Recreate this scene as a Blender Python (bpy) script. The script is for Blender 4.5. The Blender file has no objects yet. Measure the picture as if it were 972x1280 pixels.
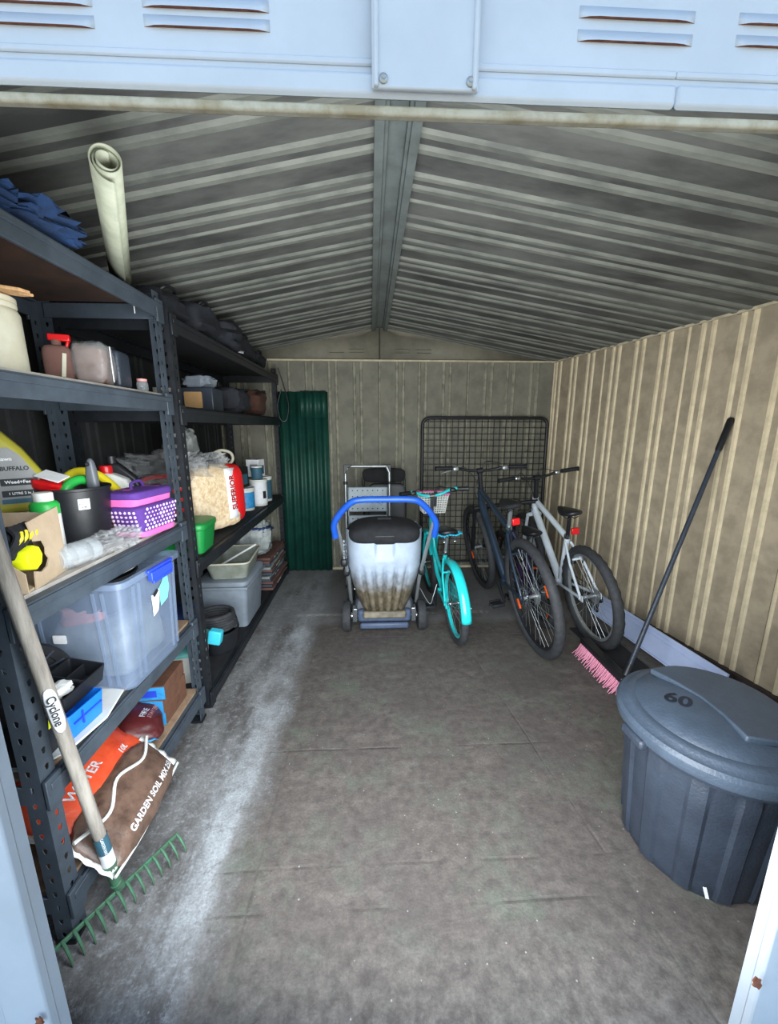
import bpy, bmesh, math, random
from math import sin, cos, pi, radians
from mathutils import Vector, Matrix, Euler, noise
random.seed(7)
C = bpy.context.scene.collection
scene = bpy.context.scene

# ---------------------------------------------------------------- camera
cam_data = bpy.data.cameras.new('camera')
cam_data.sensor_fit = 'HORIZONTAL'
cam_data.sensor_width = 36.0
cam_data.lens = 36.0 * 490.0 / 972.0
cam_data.clip_start = 0.02
camera = bpy.data.objects.new('camera', cam_data)
C.objects.link(camera)
camera.location = (0, 0, 1.4)
camera.rotation_euler = Euler((radians(90 - 12.0), 0, radians(-2.65)), 'XYZ')
scene.camera = camera

# ---------------------------------------------------------------- sky, sun, added fill light at the door, exposure
world = bpy.data.worlds.new('world')
scene.world = world
world.use_nodes = True
wn = world.node_tree
wn.nodes.clear()
wo = wn.nodes.new('ShaderNodeOutputWorld')
wb = wn.nodes.new('ShaderNodeBackground')
sky = wn.nodes.new('ShaderNodeTexSky')
sky.sky_type = 'NISHITA'
sky.sun_disc = False
sky.sun_elevation = radians(48)
sky.sun_rotation = radians(10)
sky.air_density = 1.3
sky.dust_density = 2.5
wb.inputs['Strength'].default_value = 0.40
wn.links.new(sky.outputs[0], wb.inputs['Color'])
wn.links.new(wb.outputs[0], wo.inputs['Surface'])

sun_data = bpy.data.lights.new('sun', 'SUN')
sun_data.energy = 2.3
sun_data.angle = radians(1.0)
sun_data.color = (1.0, 0.93, 0.82)
sun = bpy.data.objects.new('sun', sun_data)
C.objects.link(sun)
sun.rotation_euler = (radians(-27), 0, radians(4))      # shines from behind the shed towards the viewer

door_data = bpy.data.lights.new('door_fill', 'AREA')  # added area fill inside the doorway, brightens the interior beyond sky and sun
door_data.shape = 'RECTANGLE'
door_data.size = 1.30
door_data.size_y = 1.5
door_data.energy = 54
door_data.color = (0.93, 0.97, 1.0)
door_light = bpy.data.objects.new('door_fill', door_data)
C.objects.link(door_light)
door_light.location = (0.05, 0.67, 1.00)
door_light.rotation_euler = (radians(85), 0, radians(-8))

scene.view_settings.view_transform = 'Standard'
scene.view_settings.look = 'None'
scene.view_settings.gamma = 1.0
scene.view_settings.use_curve_mapping = False
scene.view_settings.exposure = 0.35

# ---------------------------------------------------------------- materials
def srgb(r, g, b):
    f = lambda c: (c / 255 / 12.92) if c / 255 <= 0.04045 else ((c / 255 + 0.055) / 1.055) ** 2.4
    return (f(r), f(g), f(b), 1.0)

def mat(name, col, rough=0.5, metal=0.0, col2=None, scale=8.0, amt=0.5, bump=0.0, bscale=60.0,
        alpha=1.0, trans=0.0, stretch=(1, 1, 1), spec=0.5, lo=0.4, hi=0.65, coat=0.0):
    m = bpy.data.materials.new(name)
    m.use_nodes = True
    nt = m.node_tree
    b = nt.nodes['Principled BSDF']
    c = srgb(*col)
    b.inputs['Roughness'].default_value = rough
    b.inputs['Metallic'].default_value = metal
    b.inputs['Alpha'].default_value = alpha
    b.inputs['Transmission Weight'].default_value = trans
    b.inputs['Specular IOR Level'].default_value = spec
    b.inputs['Coat Weight'].default_value = coat
    tc = nt.nodes.new('ShaderNodeTexCoord')
    mp = nt.nodes.new('ShaderNodeMapping')
    mp.inputs['Scale'].default_value = stretch
    nt.links.new(tc.outputs['Object'], mp.inputs[0])
    if col2 is None:
        col2 = tuple(max(0, v * 0.82) for v in col)
        amt = min(amt, 0.5)
    n = nt.nodes.new('ShaderNodeTexNoise')
    n.inputs['Scale'].default_value = scale
    n.inputs['Detail'].default_value = 6
    n.inputs['Roughness'].default_value = 0.65
    nt.links.new(mp.outputs[0], n.inputs['Vector'])
    r = nt.nodes.new('ShaderNodeMapRange')
    r.inputs['From Min'].default_value = lo
    r.inputs['From Max'].default_value = hi
    r.inputs['To Max'].default_value = amt
    nt.links.new(n.outputs[0], r.inputs['Value'])
    mx = nt.nodes.new('ShaderNodeMix')
    mx.data_type = 'RGBA'
    mx.inputs['A'].default_value = c
    mx.inputs['B'].default_value = srgb(*col2)
    nt.links.new(r.outputs[0], mx.inputs['Factor'])
    nt.links.new(mx.outputs['Result'], b.inputs['Base Color'])
    if bump:
        n2 = nt.nodes.new('ShaderNodeTexNoise')
        n2.inputs['Scale'].default_value = bscale
        n2.inputs['Detail'].default_value = 4
        nt.links.new(mp.outputs[0], n2.inputs['Vector'])
        bp = nt.nodes.new('ShaderNodeBump')
        bp.inputs['Strength'].default_value = bump
        bp.inputs['Distance'].default_value = 0.004
        nt.links.new(n2.outputs[0], bp.inputs['Height'])
        nt.links.new(bp.outputs[0], b.inputs['Normal'])
    return m

M = {}
M['white_steel'] = mat('painted white steel', (196, 206, 216), 0.45, col2=(182, 192, 200), scale=5, amt=.6, bump=.15, bscale=14)
M['lip'] = mat('weathered cream lip', (190, 188, 172), 0.7, col2=(150, 140, 112), scale=26, amt=.8, bump=.5)
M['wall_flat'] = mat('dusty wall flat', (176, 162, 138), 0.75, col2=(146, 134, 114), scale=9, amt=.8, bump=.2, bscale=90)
M['wall_rib_lit'] = mat('cream wall rib', (222, 206, 172), 0.6, col2=(192, 178, 148), scale=14, amt=.8, bump=.2, bscale=90)  # paler than the dusty flats: door light caught by ribs, painted in
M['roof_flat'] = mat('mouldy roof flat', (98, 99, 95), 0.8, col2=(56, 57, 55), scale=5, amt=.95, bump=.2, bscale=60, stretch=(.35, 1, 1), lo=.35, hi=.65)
M['roof_rib_lit'] = mat('pale roof rib', (118, 121, 112), 0.7, col2=(84, 86, 82), scale=9, amt=.9, bump=.2, bscale=70, stretch=(.4, 1, 1))  # lifted above the mouldy flats to imitate light on the raised ribs
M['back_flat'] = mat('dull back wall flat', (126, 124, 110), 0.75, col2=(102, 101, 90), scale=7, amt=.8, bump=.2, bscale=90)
M['back_rib_lit'] = mat('dull back wall rib', (150, 148, 130), 0.7, col2=(96, 94, 84), scale=12, amt=.8, bump=.2, bscale=90)  # lighter than its flat, light catching the ribs put into the colour
M['gable'] = mat('dull gable steel', (128, 124, 108), 0.7, col2=(104, 102, 90), scale=7, amt=.7, bump=.2)
M['seam'] = mat('dark seam', (58, 54, 46), 0.8)
M['galv'] = mat('ridge steel', (118, 126, 124), 0.5, .3, col2=(92, 98, 96), scale=9, amt=.7)
M['trim'] = mat('cream edge trim', (206, 196, 168), 0.6, col2=(160, 150, 124), scale=12, amt=.6)
M['rail_dark'] = mat('rusty dark floor channel', (62, 50, 44), 0.8, col2=(36, 32, 32), scale=20, amt=.8)
M['rust'] = mat('rust', (112, 62, 42), 0.9, col2=(150, 98, 72), scale=60, amt=.8, bump=.6)
M['rack_grey'] = mat('grey powder coated rack', (74, 84, 94), 0.5, .2, col2=(56, 64, 72), scale=9, amt=.7, bump=.2)
M['rack_black'] = mat('black powder coated rack', (32, 35, 40), 0.45, .2, col2=(50, 54, 58), scale=16, amt=.5)
M['mdf'] = mat('tan particle board', (158, 132, 106), 0.85, col2=(128, 104, 82), scale=30, amt=.7, bump=.3, bscale=140)
M['board_pale'] = mat('dusty pale board', (176, 172, 166), 0.85, col2=(142, 132, 120), scale=16, amt=.7, bump=.3)
M['board_brown'] = mat('brown stained board', (70, 48, 36), 0.85, col2=(40, 32, 28), scale=8, amt=.8)
M['rubber'] = mat('tyre rubber', (42, 44, 48), 0.75, col2=(64, 64, 64), scale=40, amt=.6, bump=.3, bscale=200)
M['black'] = mat('black plastic', (22, 24, 28), 0.45, col2=(36, 38, 42), scale=14, amt=.5)
M['black_matte'] = mat('black matte', (18, 19, 22), 0.85, col2=(34, 36, 40), scale=20, amt=.6, bump=.3, bscale=160)
M['chrome'] = mat('bright steel', (190, 196, 200), 0.22, .95, col2=(140, 140, 140), scale=30, amt=.4)
M['alu'] = mat('dull aluminium', (170, 176, 178), 0.4, .7, col2=(130, 134, 134), scale=18, amt=.5)
M['teal'] = mat('turquoise paint', (38, 206, 206), 0.28, col2=(30, 186, 190), scale=5, amt=.4, coat=.6)
M['white_paint'] = mat('white frame paint', (214, 224, 232), 0.3, col2=(190, 200, 208), scale=6, amt=.5, coat=.5)
M['mtb_paint'] = mat('dark slate frame paint', (44, 60, 78), 0.3, .3, col2=(32, 40, 50), scale=4, amt=.8, coat=.5)
M['mtb_grey'] = mat('grey frame paint', (70, 72, 76), 0.4, .3, col2=(52, 54, 58), scale=5, amt=.6)
M['purple_paint'] = mat('dark purple frame paint', (58, 36, 82), 0.35, .1, coat=.4)
M['red'] = mat('red plastic', (206, 26, 30), 0.3, col2=(170, 18, 22), scale=8, amt=.5)
M['orange'] = mat('orange reflector', (240, 92, 24), 0.25)
M['pink'] = mat('dusty pink', (214, 150, 146), 0.5)
M['bristle'] = mat('pink bristles', (226, 150, 172), 0.7, col2=(206, 120, 150), scale=40, amt=.6)
M['blue_foam'] = mat('blue foam grip', (26, 84, 186), 0.38, col2=(20, 66, 158), scale=12, amt=.5)
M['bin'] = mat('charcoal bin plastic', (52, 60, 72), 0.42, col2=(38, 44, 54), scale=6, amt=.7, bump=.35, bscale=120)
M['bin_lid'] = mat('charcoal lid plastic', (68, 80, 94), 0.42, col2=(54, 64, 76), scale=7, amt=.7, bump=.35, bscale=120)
M['bin_mark'] = mat('embossed mark', (34, 40, 50), 0.5)
M['clear'] = mat('clear plastic tub', (138, 156, 182), 0.25, alpha=.32, col2=(118, 136, 160), scale=5, amt=.6)
M['film'] = mat('clear plastic film', (200, 204, 206), 0.18, alpha=.26, col2=(140, 140, 140), scale=30, amt=.6, bump=.9, bscale=40)
M['glass'] = mat('clear glass', (214, 222, 226), 0.08, alpha=.2)
M['blue_clip'] = mat('blue clip plastic', (44, 74, 206), 0.35)
M['blue'] = mat('blue plastic', (26, 120, 226), 0.4, col2=(18, 98, 200), scale=8, amt=.5)
M['sky_blue'] = mat('sky blue print', (52, 150, 206), 0.5, col2=(30, 110, 170), scale=30, amt=.8)
M['navy'] = mat('navy cloth', (26, 44, 92), 0.9, col2=(20, 70, 120), scale=8, amt=.6, bump=.5)
M['blue_rag'] = mat('blue rag', (30, 62, 106), 0.95, col2=(24, 44, 72), scale=14, amt=.8, bump=.7, bscale=60)
M['yellow_jug'] = mat('olive yellow plastic', (160, 154, 50), 0.45, col2=(140, 132, 40), scale=6, amt=.5)
M['label_grey'] = mat('grey label', (140, 142, 142), 0.6)
M['label_teal'] = mat('slate label', (52, 94, 112), 0.6)
M['label_dark'] = mat('dark label', (28, 34, 40), 0.6)
M['label_white'] = mat('white label', (226, 228, 230), 0.7, col2=(196, 198, 200), scale=30, amt=.4)
M['yellow'] = mat('bright yellow', (226, 208, 32), 0.45)
M['fluoro'] = mat('fluorescent yellow', (236, 244, 24), 0.45)
M['green'] = mat('bright green', (40, 170, 70), 0.4)
M['green_tub'] = mat('leaf green plastic', (24, 136, 62), 0.42, col2=(18, 116, 52), scale=6, amt=.5)
M['green_steel'] = mat('dark green steel', (22, 74, 62), 0.5, .1, col2=(14, 54, 46), scale=7, amt=.8)
M['rake_green'] = mat('worn green steel', (70, 122, 92), 0.6, .2, col2=(84, 92, 76), scale=30, amt=.8)
M['card'] = mat('corrugated cardboard', (178, 158, 132), 0.9, col2=(156, 136, 110), scale=12, amt=.6, bump=.2, bscale=90)
M['white_plastic'] = mat('white plastic', (222, 224, 220), 0.4, col2=(196, 196, 186), scale=10, amt=.5)
M['cream_tub'] = mat('yellowed white tub', (208, 206, 186), 0.5, col2=(180, 172, 146), scale=7, amt=.6)
M['trowel'] = mat('grey handle plastic', (92, 96, 102), 0.4)
M['purple'] = mat('purple fabric', (84, 48, 132), 0.85, col2=(66, 36, 110), scale=20, amt=.5)
M['hotpink'] = mat('pink fabric', (230, 108, 178), 0.85, col2=(208, 86, 158), scale=20, amt=.5)
M['dot'] = mat('pale dot', (240, 206, 232), 0.8)
M['orange_sack'] = mat('orange sack film', (224, 84, 48), 0.4, col2=(190, 58, 34), scale=14, amt=.7, bump=.8, bscale=30)
M['soil_sack'] = mat('brown sack film', (112, 88, 74), 0.4, col2=(72, 54, 46), scale=18, amt=.85, bump=.8, bscale=34)
M['maroon'] = mat('maroon sack film', (84, 30, 30), 0.4, col2=(62, 20, 24), scale=14, amt=.7, bump=.7, bscale=30)
M['shavings'] = mat('wood shavings behind film', (232, 212, 178), 0.5, col2=(196, 164, 122), scale=46, amt=.9, bump=.9, bscale=70)
M['brown'] = mat('brown timber', (110, 74, 54), 0.85, col2=(80, 52, 38), scale=20, amt=.7)
M['timber'] = mat('raw timber', (206, 164, 116), 0.8, col2=(160, 116, 76), scale=20, amt=.7, stretch=(6, 1, 1))
M['wood_handle'] = mat('weathered ash handle', (158, 152, 142), 0.85, col2=(112, 106, 98), scale=38, amt=.9, bump=.5, stretch=(1, 1, .15), bscale=90)
M['mower_grey'] = mat('mower deck', (46, 52, 62), 0.5, col2=(70, 72, 74), scale=14, amt=.6)
M['mower_band'] = mat('slate plastic band', (78, 92, 118), 0.5, col2=(62, 70, 88), scale=14, amt=.6)
M['floral'] = mat('turquoise trim', (52, 190, 226), 0.5)
M['plank'] = mat('pale blue white channel', (190, 204, 236), 0.45, col2=(168, 182, 216), scale=6, amt=.6)
M['mat_black'] = mat('black rubber sheet', (24, 24, 28), 0.9, col2=(40, 40, 42), scale=20, amt=.6, bump=.3)
M['grey_tub'] = mat('grey storage plastic', (134, 144, 154), 0.5, col2=(108, 116, 124), scale=6, amt=.7)
M['mint'] = mat('mint plastic', (126, 208, 200), 0.45)
M['lime'] = mat('pale lime plastic', (170, 206, 130), 0.45)
M['cyan'] = mat('cyan plastic', (70, 206, 230), 0.4)
M['terracotta'] = mat('dull terracotta sheet', (110, 78, 70), 0.85, col2=(84, 62, 58), scale=16, amt=.7)
M['slate'] = mat('slate sheet', (66, 76, 88), 0.8, col2=(50, 56, 64), scale=16, amt=.7)
M['dark_bag'] = mat('dark bag fabric', (34, 38, 46), 0.8, col2=(22, 24, 30), scale=9, amt=.7, bump=.7, bscale=24)
M['brown_cloth'] = mat('brown cloth', (84, 54, 42), 0.95, col2=(58, 38, 32), scale=9, amt=.7, bump=.7, bscale=24)
M['roll'] = mat('cream vinyl roll', (178, 182, 160), 0.6, col2=(152, 156, 136), scale=20, amt=.7)
M['tread'] = mat('pale dimpled tread', (170, 184, 192), 0.5, col2=(142, 152, 160), scale=12, amt=.6)
M['tan'] = mat('tan carton', (190, 152, 104), 0.85, col2=(168, 128, 84), scale=12, amt=.5)
M['basin'] = mat('grubby basin', (140, 146, 136), 0.6, col2=(110, 112, 98), scale=10, amt=.8)
M['grey_bag'] = mat('pale grey bag', (160, 166, 164), 0.5, col2=(112, 118, 116), scale=12, amt=.8, bump=.8, bscale=26)
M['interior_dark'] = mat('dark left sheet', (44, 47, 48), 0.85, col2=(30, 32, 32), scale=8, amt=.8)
M['outdoor'] = mat('outdoor concrete', (186, 178, 160), 0.9, col2=(160, 152, 136), scale=3, amt=.6)

def catcher_material():
    m = mat('grass catcher plastic', (170, 184, 200), 0.5, bump=.2)
    nt = m.node_tree
    b = nt.nodes['Principled BSDF']
    old = b.inputs['Base Color'].links[0].from_socket
    tc = nt.nodes.new('ShaderNodeTexCoord')
    sp = nt.nodes.new('ShaderNodeSeparateXYZ')
    nt.links.new(tc.outputs['Object'], sp.inputs[0])
    n = nt.nodes.new('ShaderNodeTexNoise'); n.inputs['Scale'].default_value = 22; n.inputs['Detail'].default_value = 6
    nt.links.new(tc.outputs['Object'], n.inputs['Vector'])
    a = nt.nodes.new('ShaderNodeMath'); a.operation = 'MULTIPLY_ADD'; a.inputs[1].default_value = .16; 
    nt.links.new(n.outputs[0], a.inputs[0]); nt.links.new(sp.outputs['Z'], a.inputs[2])
    r = nt.nodes.new('ShaderNodeMapRange')
    r.inputs['From Min'].default_value = .57; r.inputs['From Max'].default_value = .40
    nt.links.new(a.outputs[0], r.inputs['Value'])
    mx = nt.nodes.new('ShaderNodeMix'); mx.data_type = 'RGBA'
    nt.links.new(old, mx.inputs['A'])
    n3 = nt.nodes.new('ShaderNodeValToRGB')
    n3.color_ramp.elements[0].color = srgb(84, 76, 62); n3.color_ramp.elements[1].color = srgb(128, 118, 98)
    n3.color_ramp.elements[0].position = .35; n3.color_ramp.elements[1].position = .7
    nt.links.new(n.outputs[0], n3.inputs[0])
    nt.links.new(n3.outputs[0], mx.inputs['B'])
    nt.links.new(r.outputs[0], mx.inputs['Factor'])
    nt.links.new(mx.outputs['Result'], b.inputs['Base Color'])
    return m
M['catcher'] = catcher_material()

def floor_material():
    m = bpy.data.materials.new('old concrete floor')
    m.use_nodes = True
    nt = m.node_tree; N = nt.nodes; L = nt.links
    b = N['Principled BSDF']; b.inputs['Roughness'].default_value = .85
    tc = N.new('ShaderNodeTexCoord'); sp = N.new('ShaderNodeSeparateXYZ'); L.new(tc.outputs['Object'], sp.inputs[0])
    def noise_(s, d=8, r=.65, st=None):
        n = N.new('ShaderNodeTexNoise'); n.inputs['Scale'].default_value = s; n.inputs['Detail'].default_value = d; n.inputs['Roughness'].default_value = r
        if st:
            mp = N.new('ShaderNodeMapping'); mp.inputs['Scale'].default_value = st; L.new(tc.outputs['Object'], mp.inputs[0]); L.new(mp.outputs[0], n.inputs['Vector'])
        else: L.new(tc.outputs['Object'], n.inputs['Vector'])
        return n.outputs[0]
    def mth(op, a, b_=None, c=None):
        q = N.new('ShaderNodeMath'); q.operation = op
        for i, v in enumerate((a, b_, c)):
            if v is None: continue
            if isinstance(v, (int, float)): q.inputs[i].default_value = v
            else: L.new(v, q.inputs[i])
        return q.outputs[0]
    def rng(v, a, b_, to0=0, to1=1):
        r = N.new('ShaderNodeMapRange'); r.inputs['From Min'].default_value = a; r.inputs['From Max'].default_value = b_
        r.inputs['To Min'].default_value = to0; r.inputs['To Max'].default_value = to1; L.new(v, r.inputs['Value']); return r.outputs[0]
    def mix(fac, a, b_):
        q = N.new('ShaderNodeMix'); q.data_type = 'RGBA'
        for k, v in (('Factor', fac), ('A', a), ('B', b_)):
            if isinstance(v, (tuple, float, int)): q.inputs[k].default_value = v
            else: L.new(v, q.inputs[k])
        return q.outputs['Result']
    X, Y = sp.outputs['X'], sp.outputs['Y']
    big = noise_(2.2); fine = noise_(26); streak = noise_(9, 6, .6, (1, .35, 1)); vf = noise_(120, 3)
    # worn brown layer in the middle, bare grey concrete beside the shelves
    edge = mth('ADD', mth('MULTIPLY_ADD', Y, -.03, X), mth('MULTIPLY', mth('SUBTRACT', streak, .5), .26))
    brown = rng(edge, -.53, -.44)
    conc = mix(rng(streak, .38, .64), srgb(90, 87, 84), srgb(140, 140, 139))
    white_band = mth('MULTIPLY', rng(mth('ABSOLUTE', mth('ADD', edge, .575)), .11, .03), rng(big, .40, .60))
    conc = mix(mth('MULTIPLY', white_band, .58), conc, srgb(196, 204, 208))
    br = mix(rng(fine, .3, .7), srgb(70, 64, 60), srgb(102, 95, 89))
    br = mix(mth('MULTIPLY', rng(noise_(3.5, 10, .75), .50, .66), .55), br, srgb(100, 112, 97))
    br = mix(mth('MULTIPLY', rng(noise_(5, 8, .7, (1, 2, 1)), .54, .7), .5), br, srgb(128, 121, 114))
    br = mix(mth('MULTIPLY', rng(noise_(1.6, 4), .50, .66), .55), br, srgb(76, 68, 67))
    br = mix(rng(Y, .85, .62), br, mix(rng(fine, .35, .65), srgb(84, 78, 73), srgb(126, 120, 112)))  # paler towards the doorway: daylight on the near floor painted into the colour
    conc = mix(mth('MULTIPLY', rng(noise_(34, 8, .8), .5, .62), .4), conc, srgb(186, 192, 196))
    conc = mix(mth('MULTIPLY', rng(noise_(14, 8, .8), .52, .64), .6), conc, srgb(92, 90, 88))
    col = mix(brown, conc, br)
    # faint joints of old boards once laid here
    def line(v, at, w=.008):
        return rng(mth('ABSOLUTE', mth('SUBTRACT', mth('ADD', v, mth('MULTIPLY', mth('SUBTRACT', big, .5), .03)), at)), w, 0)
    joints = line(Y, 1.50)
    for at in (.90, 1.02, 2.45): joints = mth('MAXIMUM', joints, line(Y, at))
    joints = mth('MAXIMUM', joints, line(mth('MULTIPLY_ADD', Y, .12, X), .90))
    joints = mth('MAXIMUM', joints, line(X, -.38))
    joints = mth('MULTIPLY', mth('MULTIPLY', joints, brown), rng(noise_(2.6, 3), .46, .60))
    col = mix(mth('MULTIPLY', joints, .38), col, srgb(70, 62, 58))
    # back zone: cleaner grey patch under the bikes
    back = mth('MULTIPLY', rng(Y, 2.62, 2.70), rng(big, .30, .5))
    col = mix(mth('MULTIPLY', back, .55), col, srgb(132, 134, 134))
    # specks
    vor = N.new('ShaderNodeTexVoronoi'); vor.inputs['Scale'].default_value = 9; L.new(tc.outputs['Object'], vor.inputs['Vector'])
    col = mix(mth('MULTIPLY', rng(vor.outputs['Distance'], .09, .03), .45), col, srgb(66, 58, 58))
    vor2 = N.new('ShaderNodeTexVoronoi'); vor2.inputs['Scale'].default_value = 22; L.new(tc.outputs['Object'], vor2.inputs['Vector'])
    col = mix(mth('MULTIPLY', rng(vor2.outputs['Distance'], .07, .03), .5), col, srgb(196, 192, 186))
    col = mix(mth('MULTIPLY', rng(vf, .35, .65), .34), col, srgb(60, 56, 54))
    L.new(col, b.inputs['Base Color'])
    bp = N.new('ShaderNodeBump'); bp.inputs['Strength'].default_value = .5; bp.inputs['Distance'].default_value = .006
    L.new(mth('SUBTRACT', mth('ADD', fine, mth('MULTIPLY', vf, .5)), joints), bp.inputs['Height']); L.new(bp.outputs[0], b.inputs['Normal'])
    return m
M['floor'] = floor_material()

# ---------------------------------------------------------------- mesh helpers
class MB:
    def __init__(s): s.v = []; s.f = []; s.m = []
    def add(s, vs, fs, mi=0, T=None):
        o = len(s.v)
        s.v += [tuple((T @ Vector(p)) if T else p) for p in vs]
        for f in fs: s.f.append([i + o for i in f]); s.m.append(mi)
        return s
    def box(s, c, d, rot=(0, 0, 0), mi=0, taper=1.0):
        x, y, z = d[0] / 2, d[1] / 2, d[2] / 2
        vs = []
        for k, zz in ((1.0, -z), (taper, z)):
            for a, b in ((-1, -1), (1, -1), (1, 1), (-1, 1)): vs.append((a * x * k, b * y * k, zz))
        T = Matrix.Translation(c) @ Euler(rot).to_matrix().to_4x4()
        return s.add(vs, [(3, 2, 1, 0), (4, 5, 6, 7), (0, 1, 5, 4), (1, 2, 6, 5), (2, 3, 7, 6), (3, 0, 4, 7)], mi, T)
    def prism(s, poly, h, T=None, mi=0):
        """polygon in local xy pushed along local z by h"""
        n = len(poly)
        vs = [(x, y, 0) for x, y in poly] + [(x, y, h) for x, y in poly]
        fs = [list(range(n))[::-1], list(range(n, 2 * n))] + [(i, (i + 1) % n, n + (i + 1) % n, n + i) for i in range(n)]
        return s.add(vs, fs, mi, T)
    def ring_tube(s, pts, rad, seg=10, closed=False, mi=0, cap=True):
        pts = [Vector(p) for p in pts]; n = len(pts)
        rads = rad if isinstance(rad, (list, tuple)) else [rad] * n
        up = Vector((0, 0, 1)); rings = []; prev = None
        for i, p in enumerate(pts):
            if closed: t = pts[(i + 1) % n] - pts[i - 1]
            else: t = pts[min(i + 1, n - 1)] - pts[max(i - 1, 0)]
            t.normalize()
            if prev is None:
                a = up if abs(t.dot(up)) < .9 else Vector((1, 0, 0))
                nrm = (a - t * a.dot(t)).normalized()
            else:
                nrm = (prev - t * prev.dot(t))
                nrm = nrm.normalized() if nrm.length > 1e-6 else Vector((1, 0, 0))
            prev = nrm; bn = t.cross(nrm)
            rings.append([p + nrm * cos(2 * pi * k / seg) * rads[i] + bn * sin(2 * pi * k / seg) * rads[i] for k in range(seg)])
        vs = [v for r in rings for v in r]; fs = []
        for i in range(n if closed else n - 1):
            j = (i + 1) % n
            for k in range(seg):
                k2 = (k + 1) % seg
                fs.append((i * seg + k, i * seg + k2, j * seg + k2, j * seg + k))
        if cap and not closed:
            fs.append(list(range(seg))[::-1]); fs.append([(n - 1) * seg + k for k in range(seg)])
        return s.add([tuple(v) for v in vs], fs, mi)
    def cyl(s, a, b, r, r2=None, seg=14, mi=0): return s.ring_tube([a, b], [r, r if r2 is None else r2], seg, mi=mi)
    def lathe(s, prof, seg=32, T=None, mi=0, fn=None, a0=0, a1=2 * pi):
        """profile of (r,z); fn(angle,i)->scale of r"""
        vs = []; full = abs(a1 - a0 - 2 * pi) < 1e-6; ns = seg if full else seg + 1
        for i, (r, z) in enumerate(prof):
            for k in range(ns):
                a = a0 + (a1 - a0) * k / seg
                q = fn(a, i) if fn else 1
                vs.append((r * q * cos(a), r * q * sin(a), z))
        fs = []
        for i in range(len(prof) - 1):
            for k in range(seg):
                k2 = (k + 1) % ns
                fs.append((i * ns + k, i * ns + k2, (i + 1) * ns + k2, (i + 1) * ns + k))
        closedp = prof[0] == prof[-1]
        if full and not closedp:
            if prof[0][0] > 1e-5: fs.append([k for k in range(seg)][::-1])
            if prof[-1][0] > 1e-5: fs.append([(len(prof) - 1) * seg + k for k in range(seg)])
        return s.add(vs, fs, mi, T)
    def torus(s, R, r, seg=48, rs=12, T=None, mi=0, knob=0):
        vs = []; fs = []
        for i in range(seg):
            a = 2 * pi * i / seg
            for k in range(rs):
                b = 2 * pi * k / rs
                rr = r * (1 + (knob if (i + k) % 2 and cos(b) > .2 else 0))
                q = R + rr * cos(b)
                vs.append((q * cos(a), rr * sin(b), q * sin(a)))
        for i in range(seg):
            for k in range(rs):
                fs.append((i * rs + k, i * rs + (k + 1) % rs, ((i + 1) % seg) * rs + (k + 1) % rs, ((i + 1) % seg) * rs + k))
        return s.add(vs, fs, mi, T)
    def blob(s, c, d, e=.5, e2=None, seg=28, rows=16, noise_amt=0.0, nscale=8.0, rot=(0, 0, 0), mi=0, shape=None, seed=0):
        """superellipsoid (e<1 boxier) with crumples"""
        e2 = e if e2 is None else e2
        sg = lambda v, p: math.copysign(abs(v) ** p, v)
        T = Matrix.Translation(c) @ Euler(rot).to_matrix().to_4x4(); vs = []
        for i in range(rows + 1):
            ph = -pi / 2 + pi * i / rows
            for k in range(seg):
                th = 2 * pi * k / seg
                p = Vector((sg(cos(ph), e2) * sg(cos(th), e), sg(cos(ph), e2) * sg(sin(th), e), sg(sin(ph), e2)))
                if shape: p = Vector(shape(p))
                if noise_amt:
                    nn = noise.noise(p * nscale * .25 + Vector((seed, seed * .7, 3.1))) + .5 * noise.noise(p * nscale * .6 + Vector((seed, 0, 1)))
                    p = p * (1 + nn * noise_amt)
                vs.append((p.x * d[0] / 2, p.y * d[1] / 2, p.z * d[2] / 2))
        fs = []
        for i in range(rows):
            for k in range(seg):
                fs.append((i * seg + k, i * seg + (k + 1) % seg, (i + 1) * seg + (k + 1) % seg, (i + 1) * seg + k))
        return s.add(vs, fs, mi, T)
    def build(s, name, m, parent=None, bevel=0, angle=38, solid=0, loc=None, rot=None, subsurf=0):
        me = bpy.data.meshes.new(name)
        me.from_pydata(s.v, [], s.f)
        ms = m if isinstance(m, (list, tuple)) else [m]
        for q in ms: me.materials.append(M[q] if isinstance(q, str) else q)
        me.polygons.foreach_set('material_index', s.m)
        me.validate()
        bm = bmesh.new(); bm.from_mesh(me)
        bmesh.ops.remove_doubles(bm, verts=bm.verts, dist=1e-6)
        bmesh.ops.recalc_face_normals(bm, faces=bm.faces)
        bm.to_mesh(me); bm.free()
        for p in me.polygons: p.use_smooth = angle > 0
        if angle > 0: me.set_sharp_from_angle(angle=radians(angle))
        o = bpy.data.objects.new(name, me)
        C.objects.link(o)
        if parent: o.parent = parent
        if loc is not None: o.location = loc
        if rot is not None: o.rotation_euler = rot
        if solid:
            q = o.modifiers.new('thickness', 'SOLIDIFY'); q.thickness = solid; q.offset = 0
        if bevel:
            q = o.modifiers.new('bevel', 'BEVEL'); q.width = bevel; q.segments = 2; q.limit_method = 'ANGLE'; q.angle_limit = radians(40)
        return o

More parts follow.
